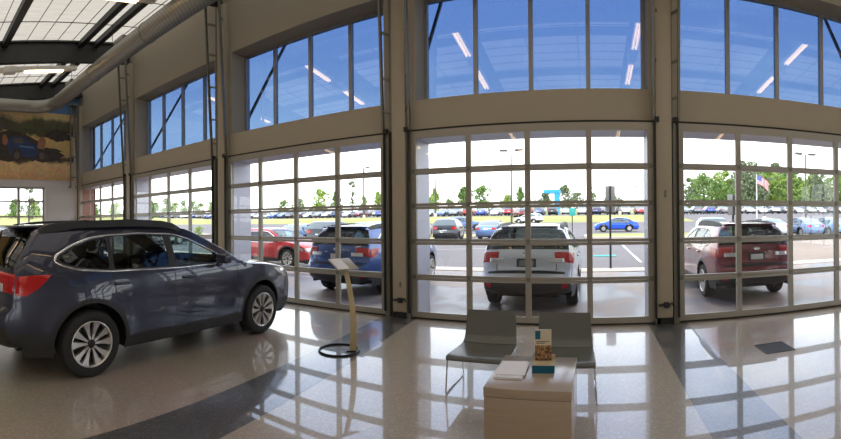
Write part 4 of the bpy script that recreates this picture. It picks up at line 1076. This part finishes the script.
def tree(kind, v, x, y, sc, leaf, label, group, rz=0):
    o = empty('tree', (x, y, gz(x, y)-.05), rz); o.scale = (sc, sc, sc); tag(o, label, 'tree', group)
    me = TM[kind][v % len(TM[kind])]
    c = bpy.data.objects.new('crown', me[0]); COL.objects.link(c); c.parent = o; c.material_slots[0].link = 'OBJECT'; c.material_slots[0].material = M[leaf]
    t = bpy.data.objects.new('trunk', me[1]); COL.objects.link(t); t.parent = o
def pol(px, dist):
    th = (px-590)/F; return dist*math.sin(th), dist*math.cos(th)
rr = random.Random(11)
# spots measured as bearings along the far edge of the lot, then placed in the plan
KL = {'round': 'round', 'cone': 'pointed', 'thin': 'tall thin-crowned', 'big': 'tall dense'}
TREES = [  # x, y, kind, scale, leaf, where
 (-96, 112, 'round', 1.0, 'leaf', 'beyond the far lot left of the red sedan'), (-90, 112, 'round', 1.1, 'leaf', 'over the roof of the red sedan'),
 (-86, 118, 'round', 1.55, 'leafb', 'over the hood of the red sedan'), (-77, 116, 'cone', 1.55, 'leaf', 'above the light blue car'), (-69, 112, 'thin', 1.35, 'leafd', 'above the display stand'),
 (-66, 114, 'cone', 1.1, 'leafb', 'beside the thin tree over the stand'), (-61, 114, 'cone', 1.25, 'leafb', 'just left of the lamp pole by the blue wagon'), (-56, 114, 'round', 1.45, 'leafb', 'behind the lamp pole by the blue wagon'),
 (-52, 114, 'round', 1.0, 'leaf', 'right of the lamp pole by the blue wagon'), (-49, 113, 'thin', 1.3, 'leafd', 'above the blue wagon tail light'), (-44, 114, 'round', .9, 'leafb', 'left of the column by the chairs'),
 (-42.5, 113, 'cone', 1.35, 'leafb', 'at the lavender jamb over the black car'), (-39.5, 116, 'round', .75, 'leaf', 'over the black car roof'), (-34.5, 114, 'cone', 1.4, 'leaf', 'above the small steel blue car'), (-28.5, 113, 'round', 1.3, 'leaf', 'left of the tall lamp pole behind the silver wagon'),
 (-22, 114, 'round', .9, 'leafb', 'just left of the lamp pole above the silver wagon'), (-18.5, 114, 'cone', 1.25, 'leaf', 'behind the lamp pole above the silver wagon'), (-12, 114, 'round', .95, 'leafd', 'left of the blue canopy'),
 (-6.5, 120, 'round', 1.3, 'leafd', 'just right of the blue canopy'), (-3.5, 122, 'round', 1.0, 'leafd', 'between the blue canopy and the teal sign'), (0.2, 118, 'round', .95, 'leafd', 'over the teal sign'), (5.5, 118, 'round', 1.05, 'leafd', 'behind the grey sign'), (8.5, 122, 'round', .7, 'leafd', 'right of the grey sign'), (-14, 140, 'round', .8, 'leafd', 'far behind the blue canopy')]
for i, (x, y, k, s, lf, where) in enumerate(TREES):
    x *= 1+(i % 2)*.07; y *= 1+(i % 2)*.07
    tree(k, i, x, y, s, lf, '%s green tree %s' % (KL[k], where), 'trees along the far lot', i*1.3)
for i in range(12):
    px = 130+9*i+rr.uniform(-2, 2); x, y = pol(px, 195+3*i+22*(i % 2)); tree('round', i, x, y, rr.uniform(1.0, 1.4), rr.choice(['leaf', 'leafb']), 'small bushy tree in the row far down the left beyond the lot', 'trees far down the left', i)
for i in range(19):
    x, y = -99-7*(i % 2)-rr.uniform(0, 4), 12+ i*2.8; tree('round', i, x, y, rr.uniform(.62, .85), rr.choice(['leaf', 'leafb']), 'bushy tree seen through the end wall door or farthest glass door', 'trees past the end wall', i)
tree('thin', 0, -64, 17.6, .85, 'leafd', 'thin young tree close beyond the end wall door', 'trees past the end wall')
R_T = [(26, 96, .78, 'leaf'), (30, 92, .72, 'leafb'), (34, 96, .80, 'leaf'), (38.5, 100, 1.0, 'leafd'), (43, 98, .95, 'leafb'), (47, 104, .98, 'leafd'), (50, 98, .85, 'leafb'), (54, 108, .82, 'leafd'), (58, 104, .75, 'leaf'), (63, 106, .95, 'leafd'), (66, 100, .98, 'leafb'), (24, 100, .62, 'leafd'), (32, 100, .66, 'leaf'), (41, 100, .8, 'leaf'), (45, 100, .75, 'leafd'), (52, 100, .9, 'leaf'), (56, 100, .85, 'leafb'), (69, 100, .9, 'leafd'), (71, 100, 1.08, 'leaf'), (77, 100, 1.2, 'leaf'), (83, 102, 1.3, 'leafb'), (89, 104, 1.2, 'leaf'), (36, 108, .7, 'leafd'), (60, 98, .5, 'leafb')]
for i, (x, y, s, lf) in enumerate(R_T): q = 108+(i % 3)*10; tree('big', i, x*q/y, q, s*1.08*q/y, lf, 'tall dense %s tree in the wood behind the right lot' % {'leaf': 'green', 'leafb': 'bright green', 'leafd': 'dull green'}[lf], 'trees of the wood on the right', i*.9)
# low shrubs
for i, (x, y) in enumerate([(-30, 23.5), (-46, 30), (-15.5, 31)]):
    tree('round', i, x, y, .22, 'leafb', ['low shrub beside the pale car down the lot', 'low shrub on the dry grass island', 'low shrub on the kerbed island'][i], 'shrubs on the islands')

# ------------------------------------------------------------------ poles, signs, flag
M['pole'] = mat('dark_pole', (.10,.10,.10), .5, .4); M['polegrey'] = mat('grey_pole', (.35,.36,.37), .5, .4)
def lamp_pole(x, y, h, arms, label, m='pole', r=.12):
    o = empty('lamp_post', (x, y, gz(x, y))); tag(o, label, 'lamp post', 'lot lamp posts')
    b = MB(); b.tube([(0, 0, .3), (0, 0, h)], r, 8, rs=[r, r*.7]); b.build('pole', M[m], o)
    b = MB(); b.lathe([(0, .65), (.28, .65), (.28, -.1)], 12); b.build('footing', M['kerb'], o)
    for a in arms:
        b = MB(); d = Vector((math.cos(a), math.sin(a), 0)); b.bar((0, 0, h), d*.5+Vector((0, 0, h+.05)), .08); b.bar(d*.5+Vector((0, 0, h+.05)), d*1.35+Vector((0, 0, h+.08)), .45, .24); b.build('lamp_head', M[m], o)
lamp_pole(-9.2, 50, 9.4, (0, PI), 'tall dark twin lamp post above the silver wagon')
lamp_pole(-28.5, 76, 8.4, (0,), 'thin dark lamp post at the lavender jamb left of the silver wagon', 'pole', .18)
lamp_pole(-10, 78, 7.0, (0,), 'lamp post left of the blue canopy', 'polegrey')
lamp_pole(-.6, 89.5, 5.4, (0,), 'lamp post just left of the grey sign', 'polegrey')
lamp_pole(5.6, 80, 8.6, (0, PI), 'grey twin lamp post behind the bright blue coupe', 'polegrey')
lamp_pole(10.6, 88, 5.6, (PI,), 'small lamp post left of the right column', 'polegrey')
lamp_pole(25.2, 46, 9.0, (0, PI), 'tall dark twin lamp post at the right beyond the flag')
lamp_pole(-42.8, 74, 10.0, (0,), 'dark lamp post above the blue wagon', 'pole', .2)
lamp_pole(-.9+26.6, 60, 6.2, (0,), 'thin lamp post right of the flag', 'pole', .06)
# flag
fx, fy = 25.3, 62; o = empty('flagpole', (fx, fy, gz(fx, fy))); tag(o, 'white flagpole standing beyond the wine red wagon', 'flagpole')
b = MB(); b.tube([(0, 0, -.1), (0, 0, 7.0)], .09, 10, rs=[.11, .06]); b.build('pole', M['white'], o)
b = MB(); b.lathe([(0, 7.16), (.07, 7.12), (.09, 7.05), (.05, 6.98)], 10); b.build('finial', M['post'], o)
fl_ = empty('flag', (fx, fy, gz(fx, fy)+6.9)); tag(fl_, 'drooping red white and blue striped flag on the white pole', 'flag')
def fp(u, v): return (.08+2.0*u-.15*u*v, .22*math.sin(6*u+v)*u, -1.35*v-1.0*u*u-.25*u)
M['fr'] = mat('flag_red', (.60,.05,.07), .8); M['fb'] = mat('flag_blue', (.04,.07,.42), .8)
b = MB(); n = 13; k = 12
for i in range(n):
    vs = [fp(a/k, q) for a in range(k+1) for q in (i/n, (i+1)/n)]; b.add(vs, [(2*a, 2*a+2, 2*a+3, 2*a+1) for a in range(k) if not (i < 7 and a < 5)], i % 2, True)
vs = [fp(a/k, q/7*7/13) for a in range(6) for q in range(8)]; b.add(vs, [(a*8+q, a*8+8+q, a*8+9+q, a*8+q+1) for a in range(5) for q in range(7)], 2, True)
for i in range(5):
    for j in range(4):
        p = Vector(fp(.04+.085*i, .06+.125*j)); b.box(p.x-.03, p.x+.03, p.y-.035, p.y-.02, p.z-.03, p.z+.03, 1)
b.build('cloth', [M['fr'], M['white'], M['fb']], fl_, normals=False)
# signs
M['signgrey'] = mat('sign_back_grey', (.34,.33,.33), .5, .4)
def sign(x, y, w, z0, z1, label, post, rz=0, panel='signgrey', th=.06):
    g = gz(x, y); o = empty('road_sign', (x, y, g), rz); tag(o, label, 'sign')
    b = MB(); b.bar((0, 0, -.1), (0, 0, z1-g), post); b.build('post', M['dark'], o)
    b = MB(); b.bbox(-w/2, w/2, -post/2-th-.003, -post/2-.003, z0-g, z1-g, .012); b.build('panel', M[panel], o)
    b = MB(); b.bar((0, -post/2-th-.02, z0-g), (0, -post/2-th-.02, z1-g), post, .03); b.build('stiffener', M['dark'], o)
sign(.70, 14.9, .34, 1.84, 2.75, 'grey sign back on a dark post outside the middle door', .07)
sign(5.38, 15.6, .46, 1.72, 2.5, 'grey sign back beyond the wine red wagon', .07)
M['tealsign'] = mat('teal_sign_face', (.04,.42,.36), .5)
o = empty('street_sign', (-1.4, 34, gz(-1.4, 34))); tag(o, 'small teal sign on a thin post beyond the silver wagon', 'sign')
b = MB(); b.bar((0, 0, -.1), (0, 0, 2.0), .07); b.build('post', M['dark'], o)
b = MB(); b.bbox(-.24, .24, -.08, -.04, 1.75, 2.35, .01); b.build('panel', M['tealsign'], o)
# distant blue canopy
o = empty('blue_canopy', (-8.6, 108, gz(-9.2, 108))); tag(o, 'bright blue flat canopy far beyond the lot', 'canopy'); M['skyblue'] = mat('canopy_blue', (.03,.40,.78), .5)
b = MB(); b.box(-2.8, 1.2, -2, 2, 5.2, 6.0); b.build('roof', M['skyblue'], o)
b = MB(); b.box(-.2, 1.2, -1.8, -1.4, 0, 5.2); b.build('support', M['skyblue'], o)
# low pale buildings far off
M['bldg'] = mat('pale_building', (.62,.60,.58), .8, var=.1)
for i, (x, y, w, h) in enumerate(((-25, 160, 16, 3.8), (10.5, 152, 22, 3.0))):
    g = gz(x, y); o = empty('low_building', (x, y, g)); tag(o, ['long low pale building behind the lamp post left of the canopy', 'low pale building behind the grey sign'][i], 'building')
    b = MB(); b.box(-w/2, w/2, -3, 3, -.3, h-.3); b.build('walls', M['bldg'], o)
    b = MB(); b.box(-w/2-.4, w/2+.4, -3.4, 3.4, h-.3, h); b.build('roof', M['polegrey'], o)
    for q in range(5):
        b = MB(); xx = -w/2+w*(q+.5)/5; b.box(xx-.8, xx+.8, -3.05, -2.95, .9, 1.9); b.build('window', M['farglass'], o)

# ------------------------------------------------------------------ sky and light
w = bpy.data.worlds.new('sky'); SC.world = w; w.use_nodes = True; nt = w.node_tree; L = nt.links; bg = nt.nodes['Background']
tc = N(nt, 'ShaderNodeTexCoord'); sp = N(nt, 'ShaderNodeSeparateXYZ'); L.new(tc.outputs['Generated'], sp.inputs[0])
cr = N(nt, 'ShaderNodeValToRGB'); e = cr.color_ramp.elements
e[0].position = 0; e[0].color = (1,1,1,1); e[1].position = 1; e[1].color = (.80,.84,.92,1)
for p, c in ((.21,(1,1,1,1)), (.29,(.62,.68,.84,1)), (.46,(.46,.55,.82,1)), (.65,(.75,.80,.92,1))): x = e.new(p); x.color = c
L.new(sp.outputs[2], cr.inputs[0])
mp = N(nt, 'ShaderNodeMapping'); mp.inputs['Scale'].default_value = (1.5, 1.5, 5); L.new(tc.outputs['Generated'], mp.inputs[0])
nz = N(nt, 'ShaderNodeTexNoise', Scale=1.6, Detail=7.0, Roughness=.6); L.new(mp.outputs[0], nz.inputs['Vector'])
c2r = N(nt, 'ShaderNodeValToRGB'); e = c2r.color_ramp.elements; e[0].position = .50; e[0].color = (0,0,0,1); e[1].position = .78; e[1].color = (.75,.75,.75,1); L.new(nz.outputs[0], c2r.inputs[0])
mx = N(nt, 'ShaderNodeMix', data_type='RGBA'); L.new(c2r.outputs[0], mx.inputs[0]); L.new(cr.outputs[0], mx.inputs[6]); mx.inputs[7].default_value = (1,1,1,1); L.new(mx.outputs[2], bg.inputs[0])
bg.inputs[1].default_value = 3.0
sl = bpy.data.lights.new('sun', 'SUN'); sl.energy = 1.6; sl.angle = math.radians(8); sl.color = (1,.95,.88)
so = bpy.data.objects.new('sun', sl); COL.objects.link(so); so.rotation_euler = (math.radians(38), 0, math.radians(-12))
vs_ = SC.view_settings; vs_.view_transform = 'Standard'; vs_.look = 'None'; vs_.gamma = 1; vs_.use_curve_mapping = False; vs_.exposure = 0.15
SC.cycles.transparent_max_bounces = 32; SC.cycles.max_bounces = 10; SC.cycles.caustics_reflective = False; SC.cycles.caustics_refractive = False
